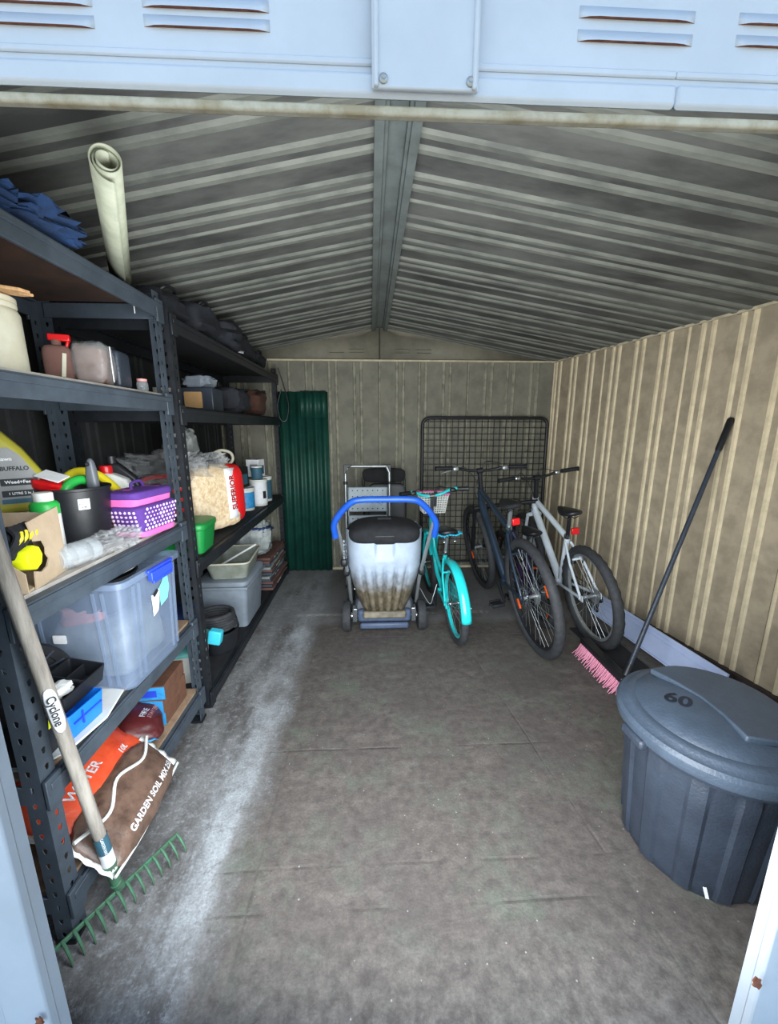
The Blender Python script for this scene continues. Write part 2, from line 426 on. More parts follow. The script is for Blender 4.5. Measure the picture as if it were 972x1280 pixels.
def thing(name, label, cat, loc=(0, 0, 0), rot=(0, 0, 0), group=None):
    o = bpy.data.objects.new(name, None)
    o.empty_display_size = .05
    C.objects.link(o); o.location = loc; o.rotation_euler = rot
    o['label'] = label; o['category'] = cat
    if group: o['group'] = group
    return o
def tag(o, label, cat, group=None):
    o['label'] = label; o['category'] = cat
    if group: o['group'] = group
    return o
def struct(o): o['kind'] = 'structure'; return o
def structure_root(name):
    o = bpy.data.objects.new(name, None); o.empty_display_size = .1; C.objects.link(o); o['kind'] = 'structure'; return o
def frame(origin, x, y):
    """matrix whose local x,y axes are the given directions"""
    x = Vector(x).normalized(); y = Vector(y); y = (y - x * y.dot(x)).normalized(); z = x.cross(y)
    return Matrix(((x.x, y.x, z.x, origin[0]), (x.y, y.y, z.y, origin[1]), (x.z, y.z, z.z, origin[2]), (0, 0, 0, 1)))
def text(body, size, m, parent, T, name='lettering', depth=.0006, sx=1.0, align='CENTER', bold=0.0):
    cu = bpy.data.curves.new(name, 'FONT'); cu.body = body; cu.size = size; cu.extrude = depth; cu.offset = bold
    cu.align_x = align; cu.align_y = 'CENTER'; cu.resolution_u = 3
    tmp = bpy.data.objects.new(name, cu); C.objects.link(tmp)
    dg = bpy.context.evaluated_depsgraph_get(); dg.update()
    me = bpy.data.meshes.new_from_object(tmp.evaluated_get(dg))
    bpy.data.objects.remove(tmp)
    me.transform(T @ Matrix.Diagonal((sx, 1, 1, 1)))
    me.materials.clear(); me.materials.append(M[m])
    o = bpy.data.objects.new(name, me); C.objects.link(o)
    if parent: o.parent = parent
    return o
def drape(o, body, off=.0012, ax=2):
    from mathutils.bvhtree import BVHTree
    me = body.data; bv = BVHTree.FromPolygons([v.co.copy() for v in me.vertices], [tuple(p.vertices) for p in me.polygons])
    b = bmesh.new(); b.from_mesh(o.data); bmesh.ops.triangulate(b, faces=b.faces); bmesh.ops.subdivide_edges(b, edges=[e for e in b.edges if e.calc_length() > .006], cuts=2)
    for v in b.verts:
        p = v.co.copy(); p[ax] = 1; dr = Vector((0, 0, 0)); dr[ax] = -1
        h = bv.ray_cast(p, dr)
        if h[0]: v.co[ax] = h[0][ax] + off
    b.to_mesh(o.data); b.free(); return o
def arc(c, r, a0, a1, n, ax=(1, 0, 0), ay=(0, 0, 1)):
    c = Vector(c); ax = Vector(ax); ay = Vector(ay)
    return [c + ax * r * cos(a0 + (a1 - a0) * i / n) + ay * r * sin(a0 + (a1 - a0) * i / n) for i in range(n + 1)]
def bez(p, n=12):
    """Catmull-Rom through points"""
    p = [Vector(q) for q in p]; p = [p[0] * 2 - p[1]] + p + [p[-1] * 2 - p[-2]]; out = []
    for i in range(1, len(p) - 2):
        for k in range(n):
            t = k / n; a, b, c, d = p[i - 1:i + 3]
            out.append(.5 * ((2 * b) + (c - a) * t + (2 * a - 5 * b + 4 * c - d) * t * t + (3 * b - a - 3 * c + d) * t ** 3))
    out.append(p[-2]); return out
# ================================================================ THE SHED
BACK = 3.83; FRONT = 0.60; EAVE = 2.01; RIDGE = 2.31; RX = 0.09; LEFT = -1.40
def wall_x(y): return 1.74 + .155 * (BACK - y)

g = MB(); g.box((0.3, 2.25, -.03), (5.6, 3.5, .06)); struct(g.build('floor', 'floor'))
g = MB(); g.box((0.3, -9.5, -.035), (40, 20, .06)); struct(g.build('ground', 'outdoor'))

def sheet(parent, origin, u, v, n, width, length, pairs=(.13, .34, .55), mats=('wall_flat', 'wall_rib_lit'), rib=.010, rw=.031, gap=.062, vf=None):
    """one folded steel sheet: flats and paired ribs; u across, v along the ribs, n into the room"""
    pr = [(0, .004, 0), (.006, .007, 1), (.012, .007, 1), (.018, 0, 1)]
    for p in pairs:
        for c in (p - gap / 2, p + gap / 2):
            if c + rw / 2 > width: continue
            pr += [(c - rw / 2, 0, 0), (c - rw / 4, rib, 1), (c + rw / 4, rib, 1), (c + rw / 2, 0, 1)]
    pr.append((width - .005, 0, 0)); pr.append((width, 0, 2)); pr.append((width + .004, -.003, 0))
    u = Vector(u); v = Vector(v); n = Vector(n); o = Vector(origin); g = MB()
    vs = []
    for (a, h, k) in pr:
        e = vf(a) if vf else v * length
        for q in (0, 1): vs.append(tuple(o + u * a + e * q + n * h))
    for i in range(len(pr) - 1):
        g.add([vs[2 * i], vs[2 * i + 2], vs[2 * i + 3], vs[2 * i + 1]], [(0, 1, 2, 3)], pr[i + 1][2])
    return g.build('sheet', tuple(mats) + ('seam',), parent, angle=0, solid=.0008)

# right wall
wr = structure_root('wall_right')
d = Vector((.155, -1, 0)).normalized(); nr = Vector((-1, -.155, 0)).normalized(); L = 3.23 / abs(d.y)
s0 = (3.83 - 3.185 - .70) / abs(d.y)
k = s0
while k < L:
    a = max(k, 0); w = min(k + .708, L) - a
    ps = tuple(p - (a - k) for p in (.13, .35, .56) if p - (a - k) > .03 and p - (a - k) < w - .03)
    o = Vector((wall_x(BACK), BACK, 0)) + d * a
    sheet(wr, o, d, (0, 0, 1), nr, w, EAVE, ps, ('wall_flat', 'wall_rib_lit'))
    k += .708
# back wall
wbk = structure_root('wall_back')
for x0, x1, in ((-1.40, -.754), (-.754, .081), (.081, .916), (.916, 1.74)):
    w = x1 - x0; ps = tuple(p - (.081 - -.754 - w if x0 < -1 else 0) for p in (.20, .41, .64)); ps = tuple(p for p in ps if .04 < p < w - .03)
    sheet(wbk, (x0, BACK, 0), (1, 0, 0), (0, 0, 1), (0, -1, 0), w, EAVE, ps, ('back_flat', 'back_rib_lit'))
for sgn, xe in ((-1, LEFT), (1, 1.76)):
    g = MB(); xs = [RX, xe]
    g.add([(RX, BACK - .012, EAVE), (xe, BACK - .012, EAVE), (RX, BACK - .012, RIDGE + .01)], [(0, 1, 2)])
    gp = g.build('gable_panel', 'gable', wbk, solid=.002)
    lv = MB()
    for cx in ((.30, .50) if sgn > 0 else (-.12, -.30)):
        for zz in (2.075, 2.105):
            if cx == -.30 and zz > 2.1: continue
            lv.box((cx, BACK - .02, zz), (.13, .012, .008), (radians(30), 0, 0))
    lv.build('louvre', 'gable', gp)
g = MB(); g.box((RX, BACK - .018, (EAVE + RIDGE) / 2), (.012, .01, RIDGE - EAVE)); g.build('gable_joint', 'seam', wbk)
# left wall
wl = structure_root('wall_left')
for i in range(5):
    y1 = BACK - i * .70; w = min(.70, y1 - FRONT)
    ps = tuple(p for p in (.13, .34, .55) if p < w - .03)
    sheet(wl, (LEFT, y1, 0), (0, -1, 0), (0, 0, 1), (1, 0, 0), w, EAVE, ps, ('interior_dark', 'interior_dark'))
# roof
ce = structure_root('ceiling')
seams = [3.9 - .70 * i for i in range(6)]
for i in range(5):
    y1 = seams[i]; w = min(.70, y1 - .52)
    if w < .1: break
    for sx in (1, -1):
        v = Vector(((1.9 if sx > 0 else LEFT) - RX, 0, EAVE - RIDGE)).normalized()
        n = Vector((v.z, 0, -v.x)); n = -n if n.z > 0 else n
        vf = (lambda q, y1=y1: Vector((wall_x(y1 - q) + .01 - RX, 0, EAVE - RIDGE))) if sx > 0 else (lambda q: Vector((LEFT - .02 - RX, 0, EAVE - RIDGE)))
        ps = tuple(p for p in (.13, .34, .55) if p < w - .03)
        sheet(ce, (RX, y1, RIDGE), (0, -1, 0), v, n, w, 1, ps, ('roof_flat', 'roof_rib_lit'), rib=.009, rw=.040, gap=.072, vf=vf)
# edge trims
def bar_between(name, a, b, w, h, m, bevel=.002):
    a = Vector(a); b = Vector(b); T = frame(a, b - a, (0, 0, 1) if abs((b - a).normalized().z) < .9 else (0, 1, 0))
    g = MB(); Ln = (b - a).length
    g.add([(0, -h / 2, -w / 2), (Ln, -h / 2, -w / 2), (Ln, h / 2, -w / 2), (0, h / 2, -w / 2), (0, -h / 2, w / 2), (Ln, -h / 2, w / 2), (Ln, h / 2, w / 2), (0, h / 2, w / 2)],
          [(3, 2, 1, 0), (4, 5, 6, 7), (0, 1, 5, 4), (1, 2, 6, 5), (2, 3, 7, 6), (3, 0, 4, 7)], 0, T)
    return g.build(name, m, bevel=bevel)
struct(bar_between('trim_1', (LEFT, BACK - .03, EAVE), (1.74, BACK - .03, EAVE), .02, .016, 'trim'))
struct(bar_between('trim_2', (wall_x(BACK) - .02, BACK, EAVE), (wall_x(FRONT) - .02, FRONT, EAVE), .02, .014, 'trim'))
struct(bar_between('trim_3', (LEFT + .02, BACK, EAVE - .02), (LEFT + .02, FRONT, EAVE - .02), .02, .02, 'seam'))
struct(bar_between('baseboard_right', (wall_x(BACK) - .016, BACK, .03), (wall_x(FRONT) - .016, FRONT, .03), .026, .06, 'rail_dark'))
struct(bar_between('baseboard_back', (LEFT, BACK - .02, .012), (wall_x(BACK), BACK - .02, .012), .03, .024, 'trim'))
# ridge beam: folded channel with a recessed middle
rb = structure_root('trim_4')
for x0, x1, z0, z1, m in ((.020, .050, 2.262, 2.30, 'galv'), (.050, .062, 2.272, 2.30, 'galv'), (.062, .118, 2.288, 2.30, 'galv'), (.118, .130, 2.272, 2.30, 'galv'), (.130, .160, 2.262, 2.30, 'galv')):
    g = MB(); g.box(((x0 + x1) / 2, (FRONT + BACK) / 2, (z0 + z1) / 2), (x1 - x0, BACK - FRONT - .02, z1 - z0)); g.build('fold', m, rb, bevel=.002)

# front of the shed: header with louvres, jambs, cladding to both sides
JL, JR, HZ = -.735, .925, 1.806
wf = structure_root('wall_front')
def hdr(xa, xb):
    g = MB(); g.box(((xa + xb) / 2, FRONT, 2.06), (xb - xa, .004, .48)); return g.build('header_panel', 'white_steel', wf)
hdr(-1.6, .10); hdr(.06, 2.3)
for x0, x1 in ((-1.6, .40), (.40, 2.3)):
    g = MB(); g.box(((x0 + x1) / 2, FRONT - .005, HZ + .016), (x1 - x0, .010, .026)); g.build('header_fold', 'white_steel', wf, bevel=.006)
    g = MB(); g.box(((x0 + x1) / 2, FRONT - .003, HZ + .042), (x1 - x0, .004, .008)); g.build('header_bead', 'white_steel', wf, bevel=.003)
# recessed louvre vents, hooded slots
def louvre(xc, zc, w=.150):
    g = MB(); n = 12
    vs = []
    for i in range(n + 1):
        t = i / n; x = xc - w / 2 + w * t; bul = .0035 * (min(1, 8 * t * (1 - t)) ** .5)
        vs += [(x, FRONT - .002, zc + .012), (x, FRONT - .002 - bul, zc), (x, FRONT - .001, zc + .0005)]
    for i in range(n):
        a = 3 * i; b = a + 3
        g.add([vs[a], vs[b], vs[b + 1], vs[a + 1]], [(0, 1, 2, 3)], 0)
    for i in range(n):
        a = 3 * i; b = a + 3
        g.add([vs[a + 1], vs[b + 1], vs[b + 2], vs[a + 2]], [(0, 1, 2, 3)], 1)  # slot face coloured dark to stand for the shaded opening
    return g.build('louvre', ('white_steel', 'rust'), wf, solid=.001)
for xc, zs in ((-.193, (1.875, 1.894)), (.341, (1.880, 1.904)), (-.401, (1.871, 1.892)), (.549, (1.882, 1.905))):
    for zc in zs: louvre(xc, zc)
g = MB(); g.box((.072, FRONT - .016, 1.976), (.132, .006, .33)); g.build('centre_plate', 'white_steel', wf, bevel=.002)
for sx in (.011, .133):
    g = MB(); g.box((sx, FRONT - .020, 1.976), (.006, .006, .33)); g.build('plate_fold', 'white_steel', wf, bevel=.002)
for sx in (.020, .128):
    g = MB(); g.lathe([(.0055, 0), (.0055, .002), (.003, .0035), (.001, .002), (0, .002)], 12, frame((sx, FRONT - .019, 1.820), (1, 0, 0), (0, 0, 1)))
    g.build('screw', 'alu', wf)
g = MB(); g.box((.3, FRONT + .004, HZ - .006), (3.9, .012, .011)); g.build('header_lip', 'lip', wf, bevel=.003)
# jambs
for sgn, x in ((-1, JL), (1, JR)):
    for a, b, y in ((-.085, .0, -.006), (.0, .028, .0), (.028, .060, -.012), (.060, .075, .0), (.075, .16, -.014), (.16, 1.0, .0)):
        g = MB(); g.box((x + sgn * (a + b) / 2, FRONT + y, HZ / 2), (b - a + .002, .02, HZ)); g.build('jamb_fold', 'white_steel', wf, bevel=.004)
    g = MB(); g.box((x - sgn * .08, FRONT + .01, HZ / 2), (.008, .03, HZ)); g.build('jamb_return', 'white_steel', wf)
# rust bloom on the right jamb and at the foot of the left one
for (x, z, w) in ((.818, .235, .045), (-.66, .262, .03)):
    g = MB(); random.seed(int(w * 100)); pts = []
    for i in range(18):
        a = 2 * pi * i / 18; r = w * .5 * (.45 + .6 * random.random()); pts.append((r * cos(a) * .6, r * sin(a)))
    g.prism(pts, .0025, frame((x, FRONT - .0225 if x > 0 else FRONT - .0225, z), (1, 0, 0), (0, 0, 1)))
    g.build('rust_patch', 'rust', wf)
# ================================================================ RACKS
def post_plate(h, w, T, holes=True, pitch=.048, mi=0):
    """flat flange with a column of key-shaped holes, in local x (width) y (height)"""
    g = MB(); n = int(h / pitch)
    cx = w * .55
    for i in range(n):
        z0 = i * pitch; z1 = z0 + pitch; zc = (z0 + z1) / 2
        outer = [(0, z0), (cx, z0), (w, z0), (w, zc), (w, z1), (cx, z1), (0, z1), (0, zc)]
        r = .0056
        inner = [(cx - r * .7, zc - r * 1.3), (cx, zc - r * 1.7), (cx + r * .7, zc - r * 1.3), (cx + r * .9, zc), (cx + r * 1.1, zc + r * 1.0), (cx, zc + r * 1.7), (cx - r * 1.1, zc + r * 1.0), (cx - r * .9, zc)]
        vs = [(x, y, 0) for x, y in outer + inner]
        g.add(vs, [(k, (k + 1) % 8, 8 + (k + 1) % 8, 8 + k) for k in range(8)], mi, T)
    return g
def rack(name, label, x0, x1, y0, y1, H, levels, mp, boards, depth_posts=True, group=None):
    t = thing(name, label, 'shelving rack', (x0, y0, 0))
    W = x1 - x0; D = y1 - y0; w = .046
    for (px, py, sx, sy) in ((W, 0, -1, 1), (W, D, -1, -1), (0, 0, 1, 1), (0, D, 1, -1)):
        g = MB()
        a = post_plate(H, w, frame((px, py, .004), (sx, 0, 0), (0, 0, 1)))
        b = post_plate(H, w, frame((px, py, .004), (0, sy, 0), (0, 0, 1)))
        g.add(a.v, a.f); g.add(b.v, b.f)
        p = g.build('post', mp, t, solid=.0018, angle=0)
        f = MB(); f.box((px + sx * .02, py + sy * .02, .006), (.052, .052, .012)); f.build('foot', 'black', p)
    for i, z in enumerate(levels):
        for (xx, s) in ((W, 1), (0, -1)):
            g = MB(); g.box((xx + s * .006, D / 2, z - .030), (.012, D - .004, .060)); g.box((xx - s * .008, D / 2, z - .004), (.03, D - .06, .008)); g.box((xx + s * .0135, D / 2, z - .014), (.007, D - .02, .018))
            g.box((xx + s * .009, .022, z - .032), (.010, .05, .085)); g.box((xx + s * .009, D - .022, z - .032), (.010, .05, .085))
            g.build('beam', mp, t, bevel=.002)
        for yy in (.004, D - .004):
            g = MB(); g.box((W / 2, yy, z - .030), (W - .05, .010, .055)); g.build('side_beam', mp, t, bevel=.002)
        g = MB(); g.box((W / 2, D / 2, z + .005), (W - .03, D - .03, .010)); g.build('board', boards[i], t)
    return t
GX0, GX1 = -1.30, -.835
rack('shelving_rack', 'grey perforated steel shelving rack nearest the doorway with tan particle boards', GX0, GX1, .86, 1.735, 1.96,
     (.16, .52, .99, 1.53, 1.885), 'rack_grey', ('mdf', 'mdf', 'board_pale', 'board_pale', 'board_brown'))
rack('shelving_rack', 'black perforated steel shelving rack behind the grey rack, reaching the back wall', GX0, GX1, 1.80, 3.72, 1.96,
     (.075, .78, 1.49, 1.86), 'rack_black', ('black_matte', 'black_matte', 'black_matte', 'black_matte'))

# ================================================================ BIKES
def tb(pts, r, seg=12): g = MB(); g.ring_tube(pts, r, seg); return g
def bike(name, label, loc, heading, lean, R, wb, P, steer=0):
    t = thing(name, label, 'bicycle', loc, (radians(lean), 0, radians(heading)))
    fm = P['frame']; tr = P.get('tyre', .026); k = R / .35 if 'k' not in P else P['k']
    bb = Vector((wb * .40, 0, R * .82)); st = Vector(P['seat']); sb = Vector(P['seatnode']); ht = Vector(P['headtop']); hb = Vector(P['headbot'])
    ra = Vector((0, 0, R)); fa = Vector((wb, 0, R))
    # wheels
    def wheel(nm, c, ax):
        w = MB(); w.torus(R - tr, tr, 64, 12, Matrix.Translation(c), knob=P.get('knob', .06)); o = w.build(nm, 'rubber', t, angle=60)
        rm = MB(); rm.lathe([(R - tr * 2.0 - .012, -.011), (R - tr * 1.6, -.012), (R - tr * 1.55, .012), (R - tr * 2.0 - .012, .011), (R - tr * 2.0 - .012, -.011)], 64, Matrix.Translation(c) @ Matrix.Rotation(pi / 2, 4, 'X'))
        rm.build('rim', P.get('rim', 'black'), o)
        sp = MB(); n = P.get('spokes', 28)
        for i in range(n):
            a = 2 * pi * i / n; b = a + (.5 if i % 2 else -.5); s = 1 if (i // 2) % 2 else -1
            sp.cyl(c + Vector((.02 * cos(b), s * .028, .02 * sin(b))), c + Vector(((R - tr * 2) * cos(a), 0, (R - tr * 2) * sin(a))), .0011, seg=4)
        q = sp.build('spokes', 'alu', o); q['kind'] = 'stuff'
        hbm = MB(); hbm.cyl(c + Vector((0, -.05, 0)), c + Vector((0, .05, 0)), .012); hbm.cyl(c + Vector((0, -.03, 0)), c + Vector((0, -.025, 0)), .024); hbm.cyl(c + Vector((0, .025, 0)), c + Vector((0, .03, 0)), .024)
        hbm.build('hub', P.get('hub', 'alu'), o)
        if P.get('reflectors'):
            for a in P['reflectors']:
                rf = MB(); rf.box((0, 0, 0), (.07, .012, .022)); rf.build('wheel_reflector', 'orange', o, loc=c + Vector((R * .72 * cos(a), 0, R * .72 * sin(a))), rot=(0, -a + pi / 2, 0), bevel=.003)
        return o
    wr_ = wheel('rear_wheel', ra, 0); wf_ = wheel('front_wheel', fa, 0)
    # frame
    g = MB(); r1 = P.get('r', .019)
    g.ring_tube([ht, hb], r1 * 1.15, 14)
    if P.get('step'):
        g.ring_tube(bez([hb + Vector((0, 0, .03)), (wb * .62, 0, R * 1.25), (wb * .48, 0, R * .95), bb]), r1)
        g.ring_tube(bez([ht - Vector((0, 0, .03)), (wb * .64, 0, R * 1.75), (wb * .46, 0, R * 1.45), bb + (sb - bb) * .45]), r1 * .9)
    else:
        g.ring_tube([hb + (ht - hb) * .25, bb], r1 * 1.35, 14)
        g.ring_tube([ht - (ht - hb) * .15, sb], r1, 14)
    g.ring_tube([bb, sb], r1 * .95, 14)
    g.cyl(bb + Vector((0, -.036, 0)), bb + Vector((0, .036, 0)), r1 * 1.2)
    for s in (-1, 1):
        g.ring_tube([bb + Vector((-.02, s * .03, 0)), bb * .5 + ra * .5 + Vector((0, s * (tr + .018), 0)), ra + Vector((0, s * .062, 0))], r1 * .5, 10)
        g.ring_tube([sb + Vector((-.01, s * .018, -.03)), sb * .55 + ra * .45 + Vector((0, s * (tr + .02), 0)), ra + Vector((0, s * .062, 0))], r1 * .42, 10)
        g.box(tuple(ra + Vector((0, s * .062, 0))), (.05, .006, .04))
    br_ = sb * .62 + ra * .38
    g.cyl(br_ + Vector((0, -tr - .02, 0)), br_ + Vector((0, tr + .02, 0)), r1 * .4)
    fr = g.build('frame', fm, t)
    if P.get('mark'):
        dvec = (hb + (ht - hb) * .25) - bb; mid = bb + dvec * .55
        for s in (-1, 1):
            text(P['mark'], .045, P.get('markm', 'white_plastic'), fr, frame(mid + Vector((0, s * (-r1 * 1.36), 0)), dvec * (1 if s > 0 else -1), Vector((-dvec.z, 0, dvec.x)) * (1 if s > 0 else 1) * (1 if s > 0 else 1)) if s > 0 else frame(mid + Vector((0, r1 * 1.36, 0)), -dvec, Vector((-dvec.z, 0, dvec.x))))
    # fork
    g = MB(); ax = (hb - ht).normalized(); cr = hb + ax * .02
    g.cyl(cr + Vector((0, -.055 * max(k, .8), 0)), cr + Vector((0, .055 * max(k, .8), 0)), r1 * .8)
    for s in (-1, 1):
        o1 = Vector((0, s * .052, 0)); low = fa + Vector((-.01, s * .052, 0)); mid = cr + (low - cr + o1 * 0) * .45
        g.ring_tube([cr + o1, (cr + o1) * .5 + low * .5], r1 * .62, 12); 
        g.ring_tube([(cr + o1) * .55 + low * .45, low], r1 * .85 if P.get('susp') else r1 * .55, 12)
    g.build('fork', P.get('fork', fm), t)
    # seat post, saddle
    g = MB(); g.cyl(sb - (st - sb) * .05, st - Vector((0, 0, .03)), .0135 * max(k, .8)); g.build('seat_post', P.get('post', 'alu'), t)
    g = MB(); g.cyl(sb - (st - sb).normalized() * .0, sb + (st - sb).normalized() * .025, r1 * 1.1); g.build('seat_clamp', 'chrome', t)
    sl = P.get('saddle_len', .27); sw = P.get('saddle_w', .15)
    def sshape(p):
        x, y, z = p
        tx = (x + 1) / 2
        wy = (1 - tx) ** .8 * 1.0 + .20
        if tx < .12: wy *= .75 + 2 * tx
        return (x, y * min(wy, 1), z * .6 + (.25 if z > 0 else .1) * (1 - y * y) + (.4 * (1 - tx) ** 3))
    g = MB(); g.blob(st + Vector((.03, 0, .0)), (sl, sw, .07), .9, .8, shape=sshape); sd = g.build('saddle', P.get('saddle', 'black'), t)
    g = MB()
    for s in (-1, 1): g.ring_tube([st + Vector((-.07, s * .025, -.01)), st + Vector((-.02, s * .022, -.035)), st + Vector((.05, s * .02, -.03)), st + Vector((.11, s * .01, -.005))], .0035, 6)
    g.build('saddle_rails', 'chrome', sd)
    if P.get('springs'):
        for s in (-1, 1):
            g = MB(); c0 = st + Vector((-.07, s * .035, -.045))
            g.ring_tube([c0 + Vector((.011 * cos(a * .8), .011 * sin(a * .8), a * .0018)) for a in range(28)], .0025, 6); g.build('saddle_spring', 'chrome', sd)
    if P.get('trim'):
        g = MB()
        for i in range(26):
            a = 2 * pi * i / 26
            g.lathe([(.009, -.004), (.011, 0), (.006, .003), (0, .003)], 8, Matrix.Translation(st + Vector((-.055 + .03 * cos(a) * 1.2, .082 * sin(a), .008 + .004 * cos(a * 6)))))
        g.build('saddle_trim', P['trim'], sd)
    # handlebar group turns with the front end
    b = Vector(P['bar']); hw = P.get('barw', .30); rise = P.get('rise', .02); back = P.get('back', -.04)
    g = MB(); g.ring_tube([ht - ax * -.0, ht - ax * .03, b], r1 * .85, 12); g.cyl(b + Vector((0, -.022, 0)), b + Vector((0, .022, 0)), r1 * 1.05); g.build('stem', P.get('stem', 'black'), t)
    tl = P.get('tilt', 0)
    def TL(v): return Vector((v.x, v.y, v.z + (v.y) * tl))
    pts = bez([b + Vector((back, -hw, rise)), b + Vector((back * .45, -hw * .62, rise)), b + Vector((0, -hw * .28, rise * .2)), b, b + Vector((0, hw * .28, rise * .2)), b + Vector((back * .45, hw * .62, rise)), b + Vector((back, hw, rise))], 6)
    pts = [b + TL(q - b) for q in pts]
    g = MB(); g.ring_tube(pts, .011, 10); hbar = g.build('handlebar', P.get('barm', 'black'), t)
    for s in (-1, 1):
        e = b + TL(Vector((back, s * hw, rise))); i_ = b + TL(Vector((back * .7, s * (hw - P.get('griplen', .12)), rise)))
        dd = (e - i_).normalized()
        g = MB()
        n = 9; gp = [i_ + (e - i_) * (q / n) for q in range(n + 1)]
        g.ring_tube(gp, [.0155 if q % 2 else .0170 for q in range(n + 1)], 12); g.ring_tube([e, e + dd * .008], .019, 12)
        g.build('grip', P.get('gripm', 'black'), hbar)
        if P.get('levers', True):
            g = MB(); c1 = i_ - dd * .03
            g.blob(c1 + Vector((.01, 0, -.008)), (.04, .05, .035), .7); g.ring_tube([c1 + Vector((.03, 0, -.01)), c1 + Vector((.055, s * .03, -.02)), c1 + Vector((.055, s * .10, -.03))], .0045, 8)
            g.build('brake_lever', P.get('leverm', 'black'), hbar)
    # cables
    g = MB()
    for s, q in ((-1, .10), (1, .08), (-1, .14)):
        g.ring_tube(bez([b + Vector((.02, s * hw * .5, rise)), b + Vector((q, s * hw * .25, .03)), ht + Vector((.06, s * -.03, -.03)), ht + Vector((0, s * -.028, -.10))]), .0026, 6)
    g.build('cables', P.get('cablem', 'black'), t)
    # cranks, chain
    cr0 = bb + Vector((0, -.05, 0)); g = MB(); cR = P.get('chainring', .085)
    g.lathe([(cR - .014, -.002), (cR, -.001), (cR, .001), (cR - .014, .002), (cR - .014, -.002)], 32, Matrix.Translation(cr0) @ Matrix.Rotation(pi / 2, 4, 'X'))
    for i in range(5):
        a = 2 * pi * i / 5; g.cyl(cr0, cr0 + Vector(((cR - .008) * cos(a), 0, (cR - .008) * sin(a))), .005, seg=6)
    g.build('chainring', P.get('crankm', 'black'), t)
    ca = P.get('crank_angle', 35); cl = P.get('crank', .16)
    for s in (-1, 1):
        e = bb + Vector((s * cl * cos(radians(ca)), s * -.075 * -1 * -1, s * cl * sin(radians(ca))))
        st0 = bb + Vector((0, -s * .06, 0)); e = bb + Vector((s * cl * cos(radians(ca)), -s * .075, s * cl * sin(radians(ca))))
        g = MB(); g.ring_tube([st0, e], [.013, .010], 10); c_ = g.build('crank', P.get('crankm', 'black'), t)
        g = MB(); pc = e + Vector((0, -s * .055, 0)); g.box(tuple(pc + Vector((0, 0, .0))), (.085, .075, .010)); g.box(tuple(pc + Vector((.036, 0, 0))), (.012, .085, .024)); g.box(tuple(pc + Vector((-.036, 0, 0))), (.012, .085, .024)); g.cyl(pc + Vector((0, .055, 0)), pc - Vector((0, .04, 0)), .007)
        g.build('pedal', 'black', c_, bevel=.002)
    g = MB(); rr = .035; y = -.048
    ang = 2 * pi
    g.ring_tube([Vector((bb.x, y, bb.z + cR)), Vector((0, y, R + rr))], .0035, 6); g.ring_tube([Vector((bb.x, y, bb.z - cR)), Vector((0, y, R - rr))], .0035, 6)
    g.ring_tube(arc((bb.x, y, bb.z), cR, -pi / 2, pi / 2, 14), .0035, 6); g.ring_tube(arc((0, y, R), rr, pi / 2, 3 * pi / 2, 8), .0035, 6)
    g.build('chain', 'chrome' if P.get('chainchrome') else 'black', t)
    if P.get('cassette', True):
        g = MB()
        for i in range(6): g.cyl(ra + Vector((0, -.030 - i * .004, 0)), ra + Vector((0, -.032 - i * .004, 0)), .055 - i * .005, seg=20)
        g.build('cassette', 'alu', t)
        g = MB(); g.blob(ra + Vector((.01, -.07, -.035)), (.05, .03, .05), .7); g.ring_tube([ra + Vector((.01, -.065, -.03)), ra + Vector((.04, -.06, -.12))], .012, 8); g.cyl(ra + Vector((.04, -.066, -.12)), ra + Vector((.04, -.056, -.12)), .022); g.build('derailleur', 'black', t)
    if P.get('rear_reflector'):
        c0 = Vector(P['rear_reflector']); g = MB(); g.box(tuple(c0), (.022, .05, .045)); g.build('rear_light', 'red', t, bevel=.006)
        g = MB(); g.cyl(c0, c0 + Vector((.05, 0, .0)), .006); g.build('light_bracket', 'black', t)
    if P.get('vbrake'):
        g = MB()
        for s in (-1, 1): g.ring_tube([br_ + Vector((-.02, s * (tr + .01), -.03)), br_ + Vector((-.03, s * (tr + .014), .05)), br_ + Vector((-.03, s * .005, .075))], .006, 8)
        g.build('rim_brake', 'black', t)
        g = MB(); cc = cr + Vector((.03, 0, -.02))
        for s in (-1, 1): g.ring_tube([cc + Vector((0, s * (tr + .012), -.05)), cc + Vector((.01, s * (tr + .014), .03)), cc + Vector((.01, s * .005, .055))], .006, 8)
        g.build('rim_brake', 'black', t)
    if P.get('disc'):
        g = MB(); g.lathe([(.055, -.001), (.08, -.001), (.08, .001), (.055, .001), (.055, -.001)], 28, Matrix.Translation(ra + Vector((0, .042, 0))) @ Matrix.Rotation(pi / 2, 4, 'X'))
        for i in range(6): a = 2 * pi * i / 6; g.cyl(ra + Vector((.02 * cos(a), .042, .02 * sin(a))), ra + Vector((.06 * cos(a + .4), .042, .06 * sin(a + .4))), .003, seg=6)
        g.build('brake_disc', 'chrome', t); g = MB(); g.box(tuple(ra + Vector((.05, .05, .055))), (.05, .025, .04), (0, -.7, 0)); g.build('caliper', 'black', t, bevel=.006)
